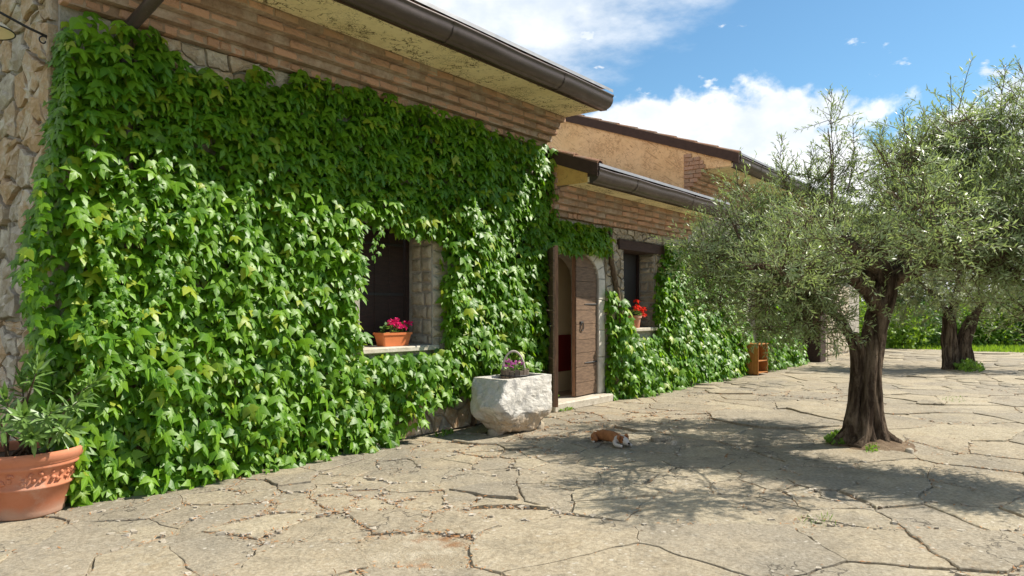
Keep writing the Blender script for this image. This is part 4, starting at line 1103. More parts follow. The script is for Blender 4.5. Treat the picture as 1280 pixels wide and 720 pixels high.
# large terracotta pot with an oleander
pc = GP(31, 640); pot = empty('potted_oleander', pc, 'big terracotta pot with a leafy oleander at the left corner', 'potted plant')
prof = [(0, 0), (.235, 0), (.245, .012), (.245, .035), (.252, .05), (.287, .20), (.302, .205), (.304, .220), (.292, .230), (.322, .340), (.345, .350), (.350, .365), (.343, .380), (.362, .395), (.372, .43), (.372, .452), (.360, .462), (.345, .460), (.338, .44), (.32, .36)]
pm = MB(); pm.lathe(prof, pc, 64); pm.build('pot', M['terracotta'], pot, smooth=True)
MB().lathe([(0, .405), (.15, .41), (.335, .395)], pc, 40).build('soil', M['soil'], pot, smooth=True)
rr = random.Random(9); pc0 = pc+Vector((0, 0, 0)); em = MB()
for a in np.linspace(-2.9, .2, 17):        # moulded garland below the rim
    for k in range(4):
        aa = a+rr.uniform(-.06, .06); z = .285+rr.uniform(-.03, .035); r = .292+(z-.225)*.30; s2 = rr.uniform(.010, .019)
        n_ = Vector((math.cos(aa), math.sin(aa), 0)); em.box(pc+n_*(r-.006)+Vector((-s2, -s2, z-s2*.8)), pc+n_*(r-.006)+Vector((s2, s2, z+s2*.8)), s2*.15, s2*.6, Matrix.Rotation(rr.uniform(0, 3), 3, n_))
em.build('relief', M['terracotta'], pot, smooth=True, kind='stuff')
tops = [(48, 458, 5.0), (8, 500, 4.9), (100, 500, 4.95), (85, 535, 4.8), (30, 520, 4.7), (-25, 480, 5.0), (118, 478, 5.15), (64, 515, 4.75), (-10, 530, 4.8), (72, 482, 5.2), (28, 478, 5.2), (40, 545, 4.7)]
lp, lt, ln, ls = [], [], [], []
for i, (x, y, Z) in enumerate(tops):
    e = Q(x, y, Z); b0 = pc+Vector((rr.uniform(-.12, .12), rr.uniform(-.12, .12), .40)); mid = b0.lerp(e, .55)+Vector((rr.uniform(-.04, .04), rr.uniform(-.04, .04), .05))
    path = [b0, b0.lerp(mid, .5)+Vector((0, 0, .03)), mid, mid.lerp(e, .6), e]
    m = MB(); m.tube(path, [.011, .009, .007, .005, .003], 6); m.build('stem', M['stem'], pot, b0, smooth=True)
    ax = (e-mid).normalized(); sd = ax.orthogonal().normalized()
    for w in range(6):
        c = e-ax*(.028*w)+Vector((0, 0, 0)); op = .25+.27*w
        for k in range(4 if w else 5):
            a = 2*math.pi*(k+.5*(w % 2))/(4 if w else 5)+rr.uniform(-.25, .25); d = Matrix.Rotation(a, 3, ax) @ sd
            tdir = (ax*math.cos(op)+d*math.sin(op)); lp.append(c); lt.append(tdir+Vector((0, 0, -.12))); ln.append(ax*math.sin(op)-d*math.cos(op)+Vector((0, 0, .5))); ls.append(rr.uniform(.10, .165))
order = sorted(range(len(lp)), key=lambda i: -ls[i]); big = order[:300]; LT = LAN_V*np.array([1.35, 1, 1])
tpl = mesh_np('leaf', LT, LAN_F, M['oleander'], [0]*len(LAN_V), LAN_V)
fr = frames(np.array([list(x.normalized()) for x in lt]), np.array([list(x) for x in ln]))
for i in big: put('leaf', tpl, pot, lp[i], mw=(Matrix(fr[i].tolist()).to_quaternion(), (ls[i],)*3))
# cabinet
cb = GP(938, 467.5); cab = empty('open_cabinet', cb, 'small varnished pine cabinet with an open shelf against the far ivy', 'cabinet')
rz = Matrix.Rotation(rad(-3), 3, 'Z')
def cbx(name, a, b, tone=0.):
    m = MB(); m.box(a, b, 0, .004); m.v = [cb+rz @ v for v in m.v]; m.build(name, M['cabinet'], cab, cb+rz @ ((Vector(a)+Vector(b))/2))
hx, hy, hz_ = .27, .29, .69
cbx('side_panel', (-hx, -hy, .02), (-hx+.02, hy, hz_-.022)); cbx('side_panel', (hx-.02, -hy, .02), (hx, hy, hz_-.022)); cbx('cabinet_top', (-hx-.015, -hy-.015, hz_-.02), (hx+.015, hy+.01, hz_)); cbx('shelf', (-hx+.022, -hy+.01, .30), (hx-.022, hy-.02, .32)); cbx('base_panel', (-hx+.022, -hy+.005, .045), (hx-.022, hy-.02, .065)); cbx('back_panel', (-hx+.021, hy-.018, .03), (hx-.021, hy-.002, hz_-.023))
for k in range(5): cbx('side_board', (-hx-.006, -hy+.006+k*.116, .03), (-hx-.001, -hy+.006+k*.116+.111, hz_-.026))
# wall lamp on the gable corner
lb = P(0, -.08, 3.46); lamp = empty('wall_lamp', lb, 'wrought iron wall lamp with a cream enamel shade at the corner', 'lamp')
m = MB(); m.tube([P(.02, -.08, 3.455), P(-.18, -.08, 3.50), P(-.40, -.08, 3.57), P(-.47, -.08, 3.60)], .0095, 8); m.build('arm', M['iron'], lamp, smooth=True)
sp = [P(.03, -.08, 3.33), P(-.02, -.08, 3.405), P(-.06, -.08, 3.455)]
for k in range(14):
    a = .9+k*.42; r_ = .036*(1-k/20); sp.append(P(-.082+r_*math.cos(a), -.08, 3.435+r_*math.sin(a)))
m = MB(); m.tube(sp, .0055, 6); m.build('scroll', M['iron'], lamp, smooth=True)
lc = P(-.455, -.08, 3.40); m = MB()
m.lathe([(.185, .0), (.180, .012), (.13, .052), (.06, .085), (.035, .10), (.03, .145), (.0, .15)], lc, 40); m.lathe([(.0, .12), (.028, .10), (.055, .078), (.125, .044), (.176, .003), (.185, 0)], lc, 40); m.build('lamp_shade', M['enamel'], lamp, lc, smooth=True, fixn=False)
m = MB(); m.tube([lc+Vector((.186*math.cos(a), .186*math.sin(a), .0)) for a in np.linspace(0, 2*math.pi, 41)], .005, 6); m.build('shade_rim', M['iron'], lamp, lc)
m = MB(); m.tube([lc+Vector((0, 0, .14)), lc+Vector((0, 0, .20))], .012, 8); m.build('lamp_holder', M['iron'], lamp, lc)
m = MB(); m.lathe([(0, -.005), (.022, .005), (.032, .03), (.025, .06), (.014, .09)], lc, 20); m.build('bulb', M['enamel'], lamp, lc, smooth=True)

# ================================================================== DOG asleep on the stones
d0 = GP(744, 551); d1 = GP(786, 560.5); dc = (d0+d1)/2; hd = (d1-d0); dl = hd.length; ang = math.atan2(hd.y, hd.x)
dog = empty('dog', dc, 'small tan and white dog lying asleep on the flagstones', 'dog'); DR_ = Matrix.Rotation(ang, 3, 'Z')
S_ = .50/.50
nodes = [((-.20, .0, .062), .062, .058), ((-.13, 0, .070), .066, .062), ((-.05, 0, .068), .060, .060), ((.03, 0, .070), .064, .062), ((.085, 0, .066), .058, .058), ((.125, 0, .064), .042, .044), ((.165, -.005, .060), .047, .046), ((.200, -.012, .052), .037, .036), ((.230, -.018, .040), .022, .022), ((.248, -.021, .036), .016, .016)]
edges = [(i, i+1) for i in range(len(nodes)-1)]
def chain(root, pts):
    prev = root
    for p_, r in pts: nodes.append((p_, r, r)); edges.append((prev, len(nodes)-1)); prev = len(nodes)-1
chain(4, [((.095, -.055, .036), .026), ((.145, -.085, .020), .019), ((.20, -.075, .016), .015), ((.222, -.072, .015), .016)])
chain(4, [((.095, .050, .036), .026), ((.15, .065, .020), .019), ((.205, .045, .016), .015), ((.225, .040, .015), .016)])
chain(0, [((-.185, -.060, .045), .042), ((-.115, -.085, .030), .026), ((-.165, -.105, .018), .016), ((-.110, -.115, .014), .014)])
chain(0, [((-.185, .060, .045), .042), ((-.120, .085, .030), .026), ((-.165, .105, .018), .016), ((-.115, .115, .014), .014)])
chain(0, [((-.255, .02, .045), .016), ((-.285, .06, .022), .010), ((-.27, .10, .014), .007)])
me = bpy.data.meshes.new('body'); me.from_pydata([n_[0] for n_ in nodes], edges, []); 
tmp = bpy.data.objects.new('body_source', me); COL.objects.link(tmp); md = tmp.modifiers.new('skin', 'SKIN'); md.branch_smoothing = .6
for i, n_ in enumerate(nodes): me.skin_vertices[0].data[i].radius = (n_[1], n_[2])
me.skin_vertices[0].data[0].use_root = True
sb = tmp.modifiers.new('sub', 'SUBSURF'); sb.levels = 2
dg = bpy.context.evaluated_depsgraph_get(); me2 = bpy.data.meshes.new_from_object(tmp.evaluated_get(dg)); bpy.data.objects.remove(tmp)
wv = []; dk = []
for v in me2.vertices:
    x, y, z = v.co; w = 0.
    if x > .098 and x < .137: w = 1
    if x > .195: w = 1 if abs(y+.014) < .03 or z < .05 else .3
    if .137 <= x <= .2 and abs(y+.006) < .011 and z > .07: w = 1
    if abs(y) > .045 and x > .10 and z < .05: w = 1
    if abs(y) > .095 and z < .022: w = .8
    if x > .03 and z < .03: w = max(w, .8)
    wv.append(w); dk.append(1. if x > .252 else 0.)
for nm, dat in (('white', wv), ('dark', dk)):
    a = me2.attributes.new(nm, 'FLOAT', 'POINT'); a.data.foreach_set('value', dat)
me2.materials.clear(); me2.materials.append(M['dog']); me2.polygons.foreach_set('use_smooth', [True]*len(me2.polygons))
for v in me2.vertices: v.co = DR_ @ (v.co*1.14)+Vector((0, 0, .004))
me2.name = 'body'; put('body', me2, dog, dc)
def dpt(*q): return dc+DR_ @ (Vector(q)*1.14)+Vector((0, 0, .004))
def dog_part(name, m, mat, c, white=0., dark=0.):
    o = m.build(name, mat, dog, c, smooth=True)
    for nm, x in (('white', white), ('dark', dark)):
        a = o.data.attributes.new(nm, 'FLOAT', 'POINT'); a.data.foreach_set('value', [x]*len(o.data.vertices))
for sy in (-1, 1):
    m = MB(); m.tube([dpt(.160, -.006+sy*.030, .098), dpt(.152, -.006+sy*.047, .098), dpt(.158, -.006+sy*.058, .080), dpt(.168, -.006+sy*.060, .060)], [.012, .020, .017, .004], 8); dog_part('ear', m, M['dog'], dpt(.155, sy*.04, .09))
    m = MB(); m.tube([dpt(.196, -.012+sy*.030, .068), dpt(.201, -.012+sy*.033, .066)], [.007, .004], 8); dog_part('eye', m, M['dog'], dpt(.197, sy*.03, .066), 0, 1)
m = MB(); m.tube([dpt(.250, -.022, .044), dpt(.262, -.023, .042)], [.011, .008], 8); dog_part('nose', m, M['dog'], dpt(.256, -.02, .042), 0, 1)
# ================================================================== TREES
def gnarl(path, radii, n=28, sub=5, twist=1.3, lobes=.20, seed=0, cap=True):
    """ridged, twisting olive wood: a tube whose section is lobed and noisy"""
    pts = []; rs = []
    for i in range(len(path)-1):
        for k in range(sub):
            t = k/sub; p0 = path[max(i-1, 0)]; p1 = path[i]; p2 = path[i+1]; p3 = path[min(i+2, len(path)-1)]
            pts.append(.5*((2*p1)+(-p0+p2)*t+(2*p0-5*p1+4*p2-p3)*t*t+(-p0+3*p1-3*p2+p3)*t**3)); rs.append(radii[i]+(radii[i+1]-radii[i])*t)
    pts.append(path[-1]); rs.append(radii[-1]); m = MB(); m.tube(pts, 1., n, cap)
    L = 0
    for i, p in enumerate(pts):
        if i: L += (pts[i]-pts[i-1]).length
        for k in range(n):
            a = 2*math.pi*k/n; d = m.v[i*n+k]-p; ph = a+twist*L
            f = 1+lobes*(.55*math.sin(3*ph+seed)+.45*math.sin(5*ph+seed*2+1))+.16*mnoise.noise(p*3+d*2.2+Vector((seed, 0, 0)))+.08*mnoise.noise(p*9+d*9)
            m.v[i*n+k] = p+d*rs[i]*f
    return m
def crown(clumps, ntw, leaf, per, rs, tv=OLV_V, tf=OLV_F, updir=.35, skel=None, tl=(.18, .36), alt=False, shrink=1.):
    pos, tip, nrm, scl = [], [], [], []; tw = MB()
    for ci, (c, r, dens) in enumerate(clumps):
        c = np.array(c); r = r*shrink; n = max(3, int(ntw*dens*r*r*4))
        st = sph(n, rs)*(rs.rand(n, 1)**.5)*r*np.array([1, 1, .8])
        for s_ in st:
            d = s_/(np.linalg.norm(s_)+1e-6)*.8+np.array([0, 0, updir])+rs.normal(size=3)*.45; d /= np.linalg.norm(d)
            L = rs.uniform(*tl); ts = np.linspace(.06, 1, per); bend = rs.normal(size=3)*.12-np.array([0, 0, .06])
            pp = c+s_+d*ts[:, None]*L+bend*(ts[:, None]**2)*L
            ax = np.cross(d, rs.normal(size=3)); ax /= np.linalg.norm(ax); bx = np.cross(d, ax)
            an = np.arange(per)*math.pi*(.5 if not alt else .76)+np.where(np.arange(per) % 2, math.pi, 0)+rs.uniform(0, 6)+rs.normal(size=per)*.3
            side = ax*np.cos(an)[:, None]+bx*np.sin(an)[:, None]; op = rs.uniform(.6, 1.1, per)[:, None]
            tdir = d*np.cos(op)+side*np.sin(op)
            pos.append(pp); tip.append(tdir); nrm.append(d*np.sin(op)-side*np.cos(op)+np.array([0, 0, .9])+rs.normal(size=(per, 3))*.25); scl.append(leaf*rs.uniform(.7, 1.25, per))
            if skel is not None and rs.rand() < .8: tw.tube([Vector(c+s_-d*.08), Vector(pp[per//2]), Vector(pp[-1])], [.0045, .003, .0015], 3, False)
    return np.concatenate(pos), np.concatenate(tip), np.concatenate(nrm), np.concatenate(scl), tw
def olive(label, base, trunks, branches, clumps, ntw, leaf, per, mat, seed, shoots=(), group='olive trees in the courtyard', sub=True):
    rs = np.random.RandomState(seed); root = empty('olive_tree', base, label, 'olive tree', group)
    tm = MB()
    for path, r, n, lb in trunks:
        g = gnarl(path, r, n, 6, 1.1, lb, seed); tm.add(g.v, g.f)
    tm.build('trunk', M['bark'], root, base, smooth=True)
    for path, r in branches:
        g = gnarl(path, r, 12, 4, 2., .12, seed+3); g.build('branch', M['bark'], root, path[0], smooth=True)
    skp = np.array([p for path, _ in branches for p in path])
    P_, T_, N_, S2, tw = crown(clumps, ntw, leaf, per, rs, skel=True, shrink=.86)
    if len(skp):
        for c, r, dn in clumps:      # limbs feeding every large clump
            for _ in range(3 if r > .27 else 0):
                e = np.array(c)+sph(1, rs)[0]*r*.5; d = np.linalg.norm(skp-e, axis=1); j = d.argmin()
                if d[j] > 1.15: continue
                a = Vector(skp[j]); b = Vector(e); mid = a.lerp(b, .5)+Vector(rs.normal(size=3)*.07)+Vector((0, 0, .04))
                tw.tube([a, a.lerp(mid, .55), mid, mid.lerp(b, .6), b], [.015, .012, .009, .006, .003], 5, False)
    for path, ln in shoots:          # upright young shoots against the sky
        path = [Vector(p) for p in path]; tw.tube(path, [.008-.007*i/(len(path)-1) for i in range(len(path))], 5, False)
        for i in range(len(path)-1):
            a, b = path[i], path[i+1]; seg = (b-a).length
            for k in range(max(2, int(seg/.045))):
                q = a.lerp(b, k/max(2, int(seg/.045))); f = (i+k/max(2, int(seg/.045)))/(len(path)-1)
                for _ in range(2):
                    d = Vector(sph(1, rs)[0]); d.z = abs(d.z)*.6+.55; d.normalize(); L = ln*(1.15-.75*f)*rs.uniform(.5, 1.1); per2 = max(5, int(L/.030))
                    pp = np.array([q+d*L*(j+1)/per2 for j in range(per2)]); sd = sph(per2, rs)
                    td = np.array(d)*.75+sd*.62; P_ = np.concatenate([P_, pp]); T_ = np.concatenate([T_, td]); N_ = np.concatenate([N_, sph(per2, rs)*.7+np.array([0, 0, .6])]); S2 = np.concatenate([S2, leaf*rs.uniform(.7, 1.15, per2)])
                    tw.tube([q, q+d*L], [.004, .0015], 3, False)
    fr = frames(T_/np.linalg.norm(T_, axis=1, keepdims=True), N_)
    V, F, T, L = leaf_array(OLV_V, OLV_F, P_-np.array(base), fr, S2, rs.rand(len(P_)))
    put('crown', mesh_np('crown', V, F, mat, T, L), root, base, kind='stuff')
    if tw.v: tw.build('twigs', M['stem'], root, base, smooth=False, fixn=False, kind='stuff')
    return root
b0 = GP(1080, 554)
ZT = 7.75
trunks = [([Q(1084, 562, ZT), Q(1082, 545, ZT), Q(1083, 520, ZT), Q(1086, 480, ZT), Q(1088, 440, ZT), Q(1096, 400, ZT), Q(1108, 366, ZT), Q(1112, 345, ZT)], [.19, .142, .117, .108, .105, .10, .095, .085], 52, .44),
          ([Q(1060, 560, ZT-.05), Q(1065, 540, ZT-.05), Q(1070, 505, ZT), Q(1073, 470, ZT), Q(1072, 440, ZT-.02), Q(1064, 418, ZT-.05)], [.125, .10, .088, .083, .08, .062], 26, .2),
          ([Q(1104, 562, ZT-.1), Q(1100, 545, ZT-.06), Q(1094, 515, ZT-.04), Q(1092, 470, ZT), Q(1092, 430, ZT)], [.125, .095, .082, .078, .065], 22, .2),
          ([Q(1068, 563, ZT-.22), Q(1078, 545, ZT-.16), Q(1084, 510, ZT-.13), Q(1088, 460, ZT-.1), Q(1092, 420, ZT-.05)], [.10, .08, .065, .06, .05], 18, .2),
          ([Q(1040, 558, ZT-.05), Q(1054, 548, ZT-.03), Q(1066, 530, ZT)], [.05, .07, .06], 14, .2), ([Q(1126, 556, ZT-.1), Q(1112, 551, ZT-.06), Q(1100, 540, ZT)], [.045, .07, .065], 14, .2)]
br = [([Q(1111, 352, ZT), Q(1096, 335, ZT), Q(1076, 318, ZT-.1), Q(1058, 300, ZT-.2), Q(1044, 282, ZT-.2)], [.10, .08, .07, .055, .04]),
      ([Q(1109, 350, ZT), Q(1102, 325, ZT+.05), Q(1098, 305, ZT+.1), Q(1104, 285, ZT+.2), Q(1115, 240, ZT+.3), Q(1120, 200, ZT+.3)], [.10, .075, .06, .045, .03, .015]),
      ([Q(1114, 350, ZT), Q(1138, 340, ZT-.1), Q(1165, 327, ZT-.3), Q(1195, 323, ZT-.5), Q(1228, 333, ZT-.7), Q(1270, 345, ZT-.9)], [.095, .085, .075, .065, .055, .03]),
      ([Q(1100, 392, ZT), Q(1080, 360, ZT-.3), Q(1040, 335, ZT-.6), Q(990, 330, ZT-.8), Q(930, 335, ZT-.7)], [.08, .07, .06, .045, .02]),
      ([Q(1060, 416, ZT), Q(1045, 395, ZT-.2), Q(1015, 375, ZT-.3), Q(975, 350, ZT-.2), Q(930, 310, ZT)], [.055, .045, .036, .026, .015]),
      ([Q(1113, 348, ZT), Q(1140, 310, ZT+.3), Q(1170, 265, ZT+.6), Q(1200, 215, ZT+.7)], [.09, .07, .05, .02]),
      ([Q(1050, 292, ZT-.2), Q(1040, 255, ZT), Q(1040, 210, ZT), Q(1035, 160, ZT)], [.030, .020, .010, .004]),
      ([Q(1240, 335, ZT-.8), Q(1275, 290, ZT-1.2), Q(1320, 230, ZT-1.6), Q(1370, 190, ZT-1.7)], [.05, .05, .04, .02]),
      ([Q(1096, 345, ZT), Q(1020, 320, ZT+.9), Q(950, 300, ZT+1.1)], [.06, .05, .02])]
def CL(x, y, Z, r, d=1.): return (tuple(Q(x, y, Z)), r, d)
cl = [CL(888, 312, 8.2, .36), CL(905, 345, 8.0, .34), CL(930, 285, 8.0, .42), CL(925, 240, 8.1, .22, .7), CL(948, 330, 7.5, .42), CL(968, 290, 8.2, .40), CL(985, 250, 8.2, .36, .8), CL(1000, 305, 7.4, .42),
      CL(1008, 350, 7.2, .40), CL(955, 375, 7.4, .30), CL(1000, 395, 7.3, .30), CL(1022, 380, 7.3, .28), CL(1035, 345, 7.0, .26), CL(1030, 265, 8.0, .34, .7), CL(1050, 315, 8.3, .40), CL(900, 380, 8.1, .22), CL(940, 395, 8.3, .28, .8),
      CL(985, 415, 7.7, .22, .8), CL(1012, 402, 7.3, .22), CL(965, 408, 7.6, .22), CL(1043, 398, 7.35, .17), CL(1035, 412, 7.3, .16, .8), CL(880, 340, 8.4, .28), CL(862, 305, 8.4, .20, .8),
      CL(1150, 225, 7.8, .34), CL(1135, 275, 7.4, .40), CL(1175, 255, 7.2, .46), CL(1190, 205, 7.8, .40), CL(1215, 275, 7.0, .46), CL(1225, 220, 7.5, .46), CL(1170, 305, 7.0, .36), CL(1250, 255, 7.2, .50), CL(1255, 195, 7.6, .40, .8),
      CL(1210, 330, 6.8, .34), CL(1258, 325, 6.7, .42), CL(1285, 290, 6.6, .5), CL(1290, 225, 6.9, .45), CL(1320, 330, 6.5, .5), CL(1275, 385, 6.4, .26, .7), CL(1284, 415, 6.3, .16, .7), CL(1140, 318, 8.2, .34), CL(1080, 300, 8.5, .40, .8), CL(1100, 250, 8.4, .34, .8), CL(1120, 200, 8.2, .28, .7),
      
      CL(1165, 192, 7.6, .30), CL(1215, 182, 7.5, .34), CL(1260, 165, 7.4, .30), CL(1130, 215, 7.8, .26), CL(1040, 225, 8, .26, .8),
      CL(1020, 222, 8, .20, .6), CL(1042, 195, 8, .17, .6), CL(1066, 222, 8.2, .20, .6), CL(985, 218, 8.1, .18, .6), CL(1040, 150, 8, .15, .55), CL(1108, 185, 8, .18, .7), CL(1130, 165, 7.9, .18, .6), CL(1150, 190, 7.9, .24, .8), CL(1200, 165, 7.7, .22, .7), CL(1262, 115, 7.5, .18, .5), CL(1235, 185, 7.6, .28, .8), CL(1180, 168, 7.8, .2, .6), CL(1280, 180, 7.4, .3, .8),
      CL(1090, 345, 8.6, .34, .8), CL(1099, 384, 7.45, .10, .8), CL(1240, 145, 7.6, .22, .45), CL(1165, 165, 7.8, .22, .5), CL(1275, 140, 7.4, .25, .5),
      # the far and near sides of the crown and the part beyond the frame, which throw the courtyard shade
      CL(990, 320, 9.3, .55), CL(1060, 290, 9.5, .55), CL(1150, 260, 9.4, .6), CL(1100, 330, 9.2, .45), CL(1220, 240, 9.0, .6), CL(930, 320, 9.2, .4), CL(1010, 290, 6.6, .36, .8), CL(980, 335, 6.2, .34, .9), CL(1175, 285, 6.0, .40, .7), CL(1150, 255, 5.9, .36, .7),
      CL(1370, 300, 6.4, .5), CL(1350, 235, 6.7, .55), CL(1420, 300, 6.1, .45), CL(1440, 330, 6.0, .45, 1.), CL(1480, 290, 6.0, .40), CL(1350, 345, 6.2, .4), CL(1520, 330, 6.0, .3), CL(1440, 250, 6.2, .4), CL(1390, 360, 6.3, .34), CL(1060, 310, 5.75, .26, .8), CL(1130, 205, 5.7, .3, .7), CL(1200, 150, 5.9, .26, .6)]
sh = [([Q(1040, 250, 8), Q(1042, 200, 8), Q(1038, 150, 8), Q(1040, 112, 8)], .30), ([Q(1018, 262, 8), Q(1010, 220, 8), Q(1018, 185, 8)], .26), ([Q(985, 245, 8.1), Q(975, 200, 8.1), Q(978, 170, 8.1)], .24), ([Q(1060, 240, 8), Q(1068, 190, 8), Q(1066, 150, 8)], .24),
      ([Q(1250, 170, 7.5), Q(1252, 120, 7.5), Q(1258, 78, 7.5)], .26), ([Q(1140, 200, 7.8), Q(1132, 165, 7.8), Q(1128, 135, 7.8)], .24), ([Q(1185, 180, 7.8), Q(1180, 140, 7.8)], .24), ([Q(1278, 160, 7.4), Q(1285, 110, 7.4), Q(1275, 80, 7.4)], .28),
      ([Q(1105, 210, 8), Q(1100, 175, 8), Q(1108, 150, 8)], .2), ([Q(1215, 190, 7.6), Q(1215, 150, 7.6)], .22), ([Q(925, 250, 8), Q(920, 215, 8)], .15), ([Q(1160, 180, 7.9), Q(1152, 140, 7.9)], .2), ([Q(1228, 170, 7.6), Q(1232, 125, 7.6)], .2), ([Q(905, 280, 8.1), Q(898, 245, 8.1)], .16)]
olive('near gnarled olive tree with a twisted double trunk rising from the flagstones', b0, trunks, br, cl, 225, .060, 18, M['olive'], 5, sh)
# second olive further back
b1 = GP(1200, 462); Z2 = 900*1.45/(462-386)
tr2 = [([Q(1187, 466, Z2), Q(1188, 450, Z2), Q(1187, 430, Z2), Q(1188, 410, Z2), Q(1185, 395, Z2)], [.22, .165, .155, .145, .11], 22, .25),
       ([Q(1209, 466, Z2), Q(1207, 450, Z2), Q(1205, 430, Z2), Q(1211, 412, Z2), Q(1217, 396, Z2)], [.22, .165, .15, .14, .11], 22, .25)]
br2 = [([Q(1186, 398, Z2), Q(1175, 375, Z2), Q(1150, 355, Z2)], [.10, .07, .03]), ([Q(1188, 398, Z2), Q(1195, 370, Z2), Q(1200, 340, Z2)], [.11, .08, .05]), ([Q(1217, 398, Z2), Q(1230, 375, Z2), Q(1260, 350, Z2)], [.10, .07, .03])]
c2 = [CL(x, y, Z2+dz, r) for x, y, dz, r in ((1150, 375, 0, .8), (1185, 365, -.8, .8), (1215, 372, -.5, .7), (1245, 368, 0, .9), (1130, 350, .5, .9), (1175, 330, .3, 1.1), (1225, 325, 0, 1.1), (1270, 340, 0, 1.), (1200, 345, 1.4, 1.), (1300, 375, -.2, .8), (1140, 395, -.2, .5), (1240, 395, -.6, .45), (1115, 375, .8, .6), (1200, 290, .5, 1.0), (1260, 300, .5, 1.0), (1160, 300, .6, .8), (1340, 350, -.3, 1.))]
olive('second olive tree with a short forked trunk at the back of the courtyard', b1, tr2, br2, c2, 46, .105, 12, M['oliveb'], 8)
# earth and weeds at the foot of the near tree
m = MB(); vs = []; fs = []; ne, nr_ = 36, 7; mc = GP(1092, 556)
for j in range(nr_+1):
    for k in range(ne):
        a = 2*math.pi*k/ne; r = (j/nr_)*(.50+.13*mnoise.noise(Vector((math.cos(a)*1.7, math.sin(a)*1.7, 4)))+.10*mnoise.noise(Vector((math.cos(a)*5, math.sin(a)*5, 2)))); p = mc+Vector((r*math.cos(a)*1.1, r*math.sin(a), 0)); t = j/nr_
        vs.append(p+Vector((0, 0, .085*(1-t)**1.5-.02*t+.012+.012*mnoise.noise(p*9))))
for j in range(nr_):
    for k in range(ne): fs.append((j*ne+k, j*ne+(k+1) % ne, (j+1)*ne+(k+1) % ne, (j+1)*ne+k))
e_ = m.add(vs, fs).build('earth', M['earth'], None, (mc.x, mc.y, 0), smooth=True, kind='structure')
def tuft(label, c, rx, ry, h, n, seed, ls=(.03, .06), cat='weeds', mat='weed', blades=False, group=None, kind=None, name='weed'):
    rr = random.Random(seed); p, t, nn = [], [], []
    for _ in range(n):
        a = rr.uniform(0, 6.283); r = rr.random()**.6; q = c+Vector((rx*r*math.cos(a), ry*r*math.sin(a), 0)); q.z = gz(q.x, -q.y)+(rr.uniform(0, h*(1-.6*r)) if not blades else 0)
        p.append(q); t.append(Vector((rr.gauss(0, .6), rr.gauss(0, .6), rr.uniform(.2, 1.2) if not blades else 1.1))); nn.append(Vector((rr.gauss(0, .5), rr.gauss(0, .5), .7)))
    o = leafset(name, M[mat], None, p, t, nn, [rr.uniform(*ls) for _ in p], BRD_V if not blades else LAN_V*np.array([.55, 1, 1]), BRD_F if not blades else LAN_F, seed, loc=c)
    return tag(o, label, cat, group, kind)
tuft('patch of small green weeds at the left foot of the near olive trunk', GP(1050, 552), .30, .13, .10, 420, 1)
tuft('tiny weeds in front of the near olive trunk, between its roots', GP(1092, 562), .26, .07, .05, 140, 2, (.02, .04))
tuft('little green weeds by the door step, next to the trough', GP(706, 513), .18, .08, .05, 130, 3, (.02, .045))
tuft('sparse dry grass in a paving joint in the right foreground', GP(1022, 652), .15, .12, .1, 34, 4, (.025, .06), 'grass tuft', 'weed', True)
tuft('thin grass sprouting from the paving, right of the near olive trunk', GP(1192, 500), .45, .16, .1, 50, 5, (.03, .06), 'grass tuft', 'weed', True)
tuft('yellow green sprouts below the ivy, left of the trough', GP(556, 544), .16, .06, .06, 60, 6, (.025, .05))
tuft('weeds and suckers at the foot of the second olive', GP(1212, 464), .55, .3, .3, 260, 7, (.06, .11))
# loose flat stones by the dog
for i, (x, y, r, l) in enumerate(((826, 551, .13, 'loose flat broken stone lying right of the dog'), (842, 556, .045, 'small pale pebble in the crack right of the loose flat stone'), (1137, 566, .05, 'small dark stone right of the near olive trunk'), (470, 559, .05, 'small stone at the foot of the ivy'))):
    c = GP(x, y); rr = random.Random(i+4); poly = [(r*1.1*math.cos(a)*rr.uniform(.75, 1.15), r*.75*math.sin(a)*rr.uniform(.75, 1.15)) for a in [2*math.pi*k/10 for k in range(10)]]
    v_, f_ = piece(poly, lambda a, b, h: Vector((c.x+a, c.y+b, c.z+h)), .05, .012, .035 if r > .1 else r*.8, .006, .003)
    tag(MB().add(v_, f_).build('loose_stone', M['paving' if r > .1 else 'pebble'], None, c, smooth=True), l, 'stone')

# ================================================================== BACKGROUND GREENERY
def leafy(name, label, cat, base, clumps, ntw, leaf, per, mat, seed, trunk=None, group=None):
    rs = np.random.RandomState(seed); root = empty(name, base, label, cat, group)
    P_, T_, N_, S2, tw = crown(clumps, ntw, leaf, per, rs, tl=(.35, .8) if leaf > .12 else (.25, .5), alt=True)
    fr = frames(T_/np.linalg.norm(T_, axis=1, keepdims=True), N_)
    V, F, T, L = leaf_array(BRD_V, BRD_F, P_-np.array(base), fr, S2, rs.rand(len(P_)))
    put('foliage' if cat == 'bush' else 'crown', mesh_np('crown', V, F, mat, T, L), root, base, kind='stuff')
    if trunk:
        for path, r in trunk: g = gnarl(path, r, 12, 4, 1., .12, seed); g.build('trunk' if cat == 'tree' else 'stem', M['bark'], root, path[0], smooth=True)
rr = random.Random(33)
bl = ['light green bush at the back, left of the second olive trunk', 'broad dark leaved bush behind the second olive, to its left', 'leafy bush directly behind the second olive trunk', 'rounded green bush just right of the second olive trunk', 'tall bush at the back near the right edge', 'green bush half hidden beyond the end of the house', 'bush at the far right edge behind the grass strip', 'bush at the back seen just right of the near olive trunk']
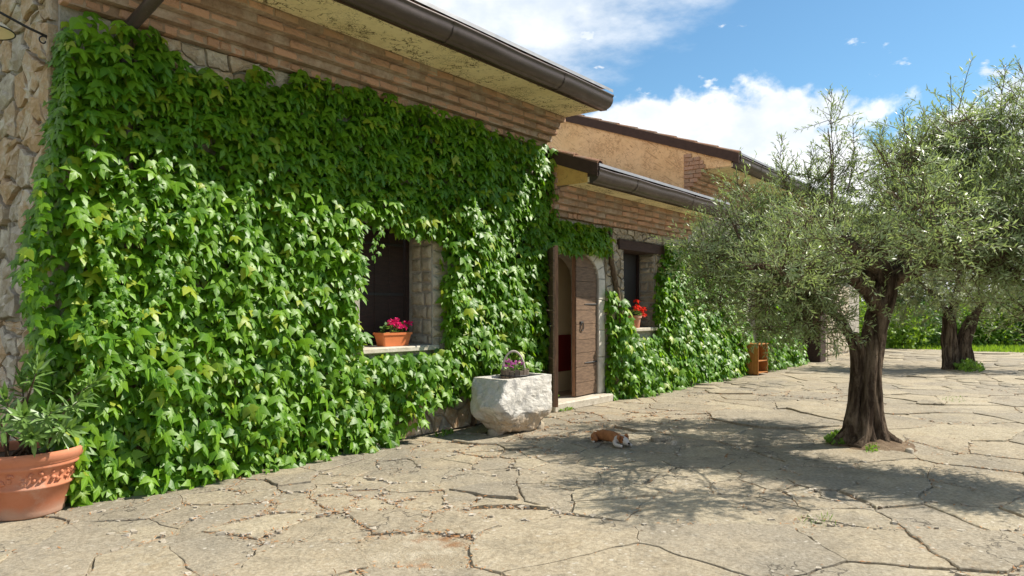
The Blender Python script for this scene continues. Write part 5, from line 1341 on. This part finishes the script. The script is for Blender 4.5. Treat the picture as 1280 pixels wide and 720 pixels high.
for i, (x, Z, w, h) in enumerate(((1128, 27.0, 1.3, 1.5), (1158, 27.6, 1.6, 2.0), (1196, 28.6, 1.8, 2.3), (1235, 28.6, 1.6, 2.2), (1268, 28.8, 1.6, 2.5), (1055, 28.5, 1.4, 1.9), (1310, 29, 1.8, 2.5), (1098, 27.2, 1.3, 1.8))):
    b = Q(x, 386, Z); b.z = -.05; cl_ = []
    for _ in range(10):
        a = rr.uniform(0, 6.28); q = rr.random()**.5; cl_.append(((b.x+w*.6*q*math.cos(a), b.y+w*.6*q*math.sin(a), rr.uniform(.08, .8)*h*(1-.25*q)), rr.uniform(.38, .55)*h*.6, 1))
    leafy('bush', bl[i], 'bush', b, cl_, 30, .13, 9, M['bushl' if i in (0, 2, 3, 7, 5) else 'treel'], 40+i, [([b, b+Vector((.1, 0, h*.35)), b+Vector((.2, .1, h*.6))], [.05, .04, .02])])
tl_ = ['dark broad tree behind the bushes at the right edge', 'dark tree beyond the courtyard, right of centre', 'tall tree rising behind the near olive crown', 'tree beyond the end of the farmhouse', 'tree behind the second olive, left of it', 'large tree outside the right edge']
for i, (x, Z, ytop, w) in enumerate(((1285, 40, 190, 3.8), (1225, 44, 250, 3.4), (1165, 42, 285, 3.2), (1060, 44, 350, 2.6), (1110, 43, 320, 3.0), (1360, 38, 200, 4.0))):
    b = Q(x, 386, Z); b.z = -.1; h = 1.45+(386-ytop)/900*Z; cl_ = []
    for _ in range(15):
        a = rr.uniform(0, 6.28); q = rr.random()**.5; zz = rr.uniform(.18, .92)*h; f = math.sin(math.pi*min(1, zz/h*.95+.08))**.6; cl_.append(((b.x+w*.75*q*f*math.cos(a), b.y+w*.75*q*f*math.sin(a), zz), rr.uniform(.7, 1.1)*w*.30, 1))
    leafy('tree', tl_[i], 'tree', b, cl_, 9, .26, 9, M['treel'], 60+i, [([b, b+Vector((.1, 0, h*.3)), b+Vector((-.1, .1, h*.55)), b+Vector((0, .1, h*.8))], [.22, .18, .12, .04])])
# grass beyond the paving
ng = 26000; gp_ = []
while len(gp_) < ng:
    u = rr.uniform(27.0, 36); v = rr.uniform(-4, 14); d, l = vis(u, v)
    if abs(l) > .78*d: continue
    gp_.append((u, -v, -.11+.1*max(0, mnoise.noise(Vector((u*.5, v*.5, 0))))))
gp_ = np.array(gp_); tp = NR.normal(size=(ng, 3))*.35; tp[:, 2] = 1.
V, F, T, L = leaf_array(LAN_V*np.array([.9, 1, 1]), LAN_F, gp_, frames(tp/np.linalg.norm(tp, axis=1, keepdims=True), NR.normal(size=(ng, 3))), NR.uniform(.08, .26, ng), NR.rand(ng))
go = put('grass', mesh_np('grass', V, F, M['bushl'], T, L), None, (0, 0, 0), kind='stuff'); tag(go, 'strip of bright green grass beyond the paving', 'grass')
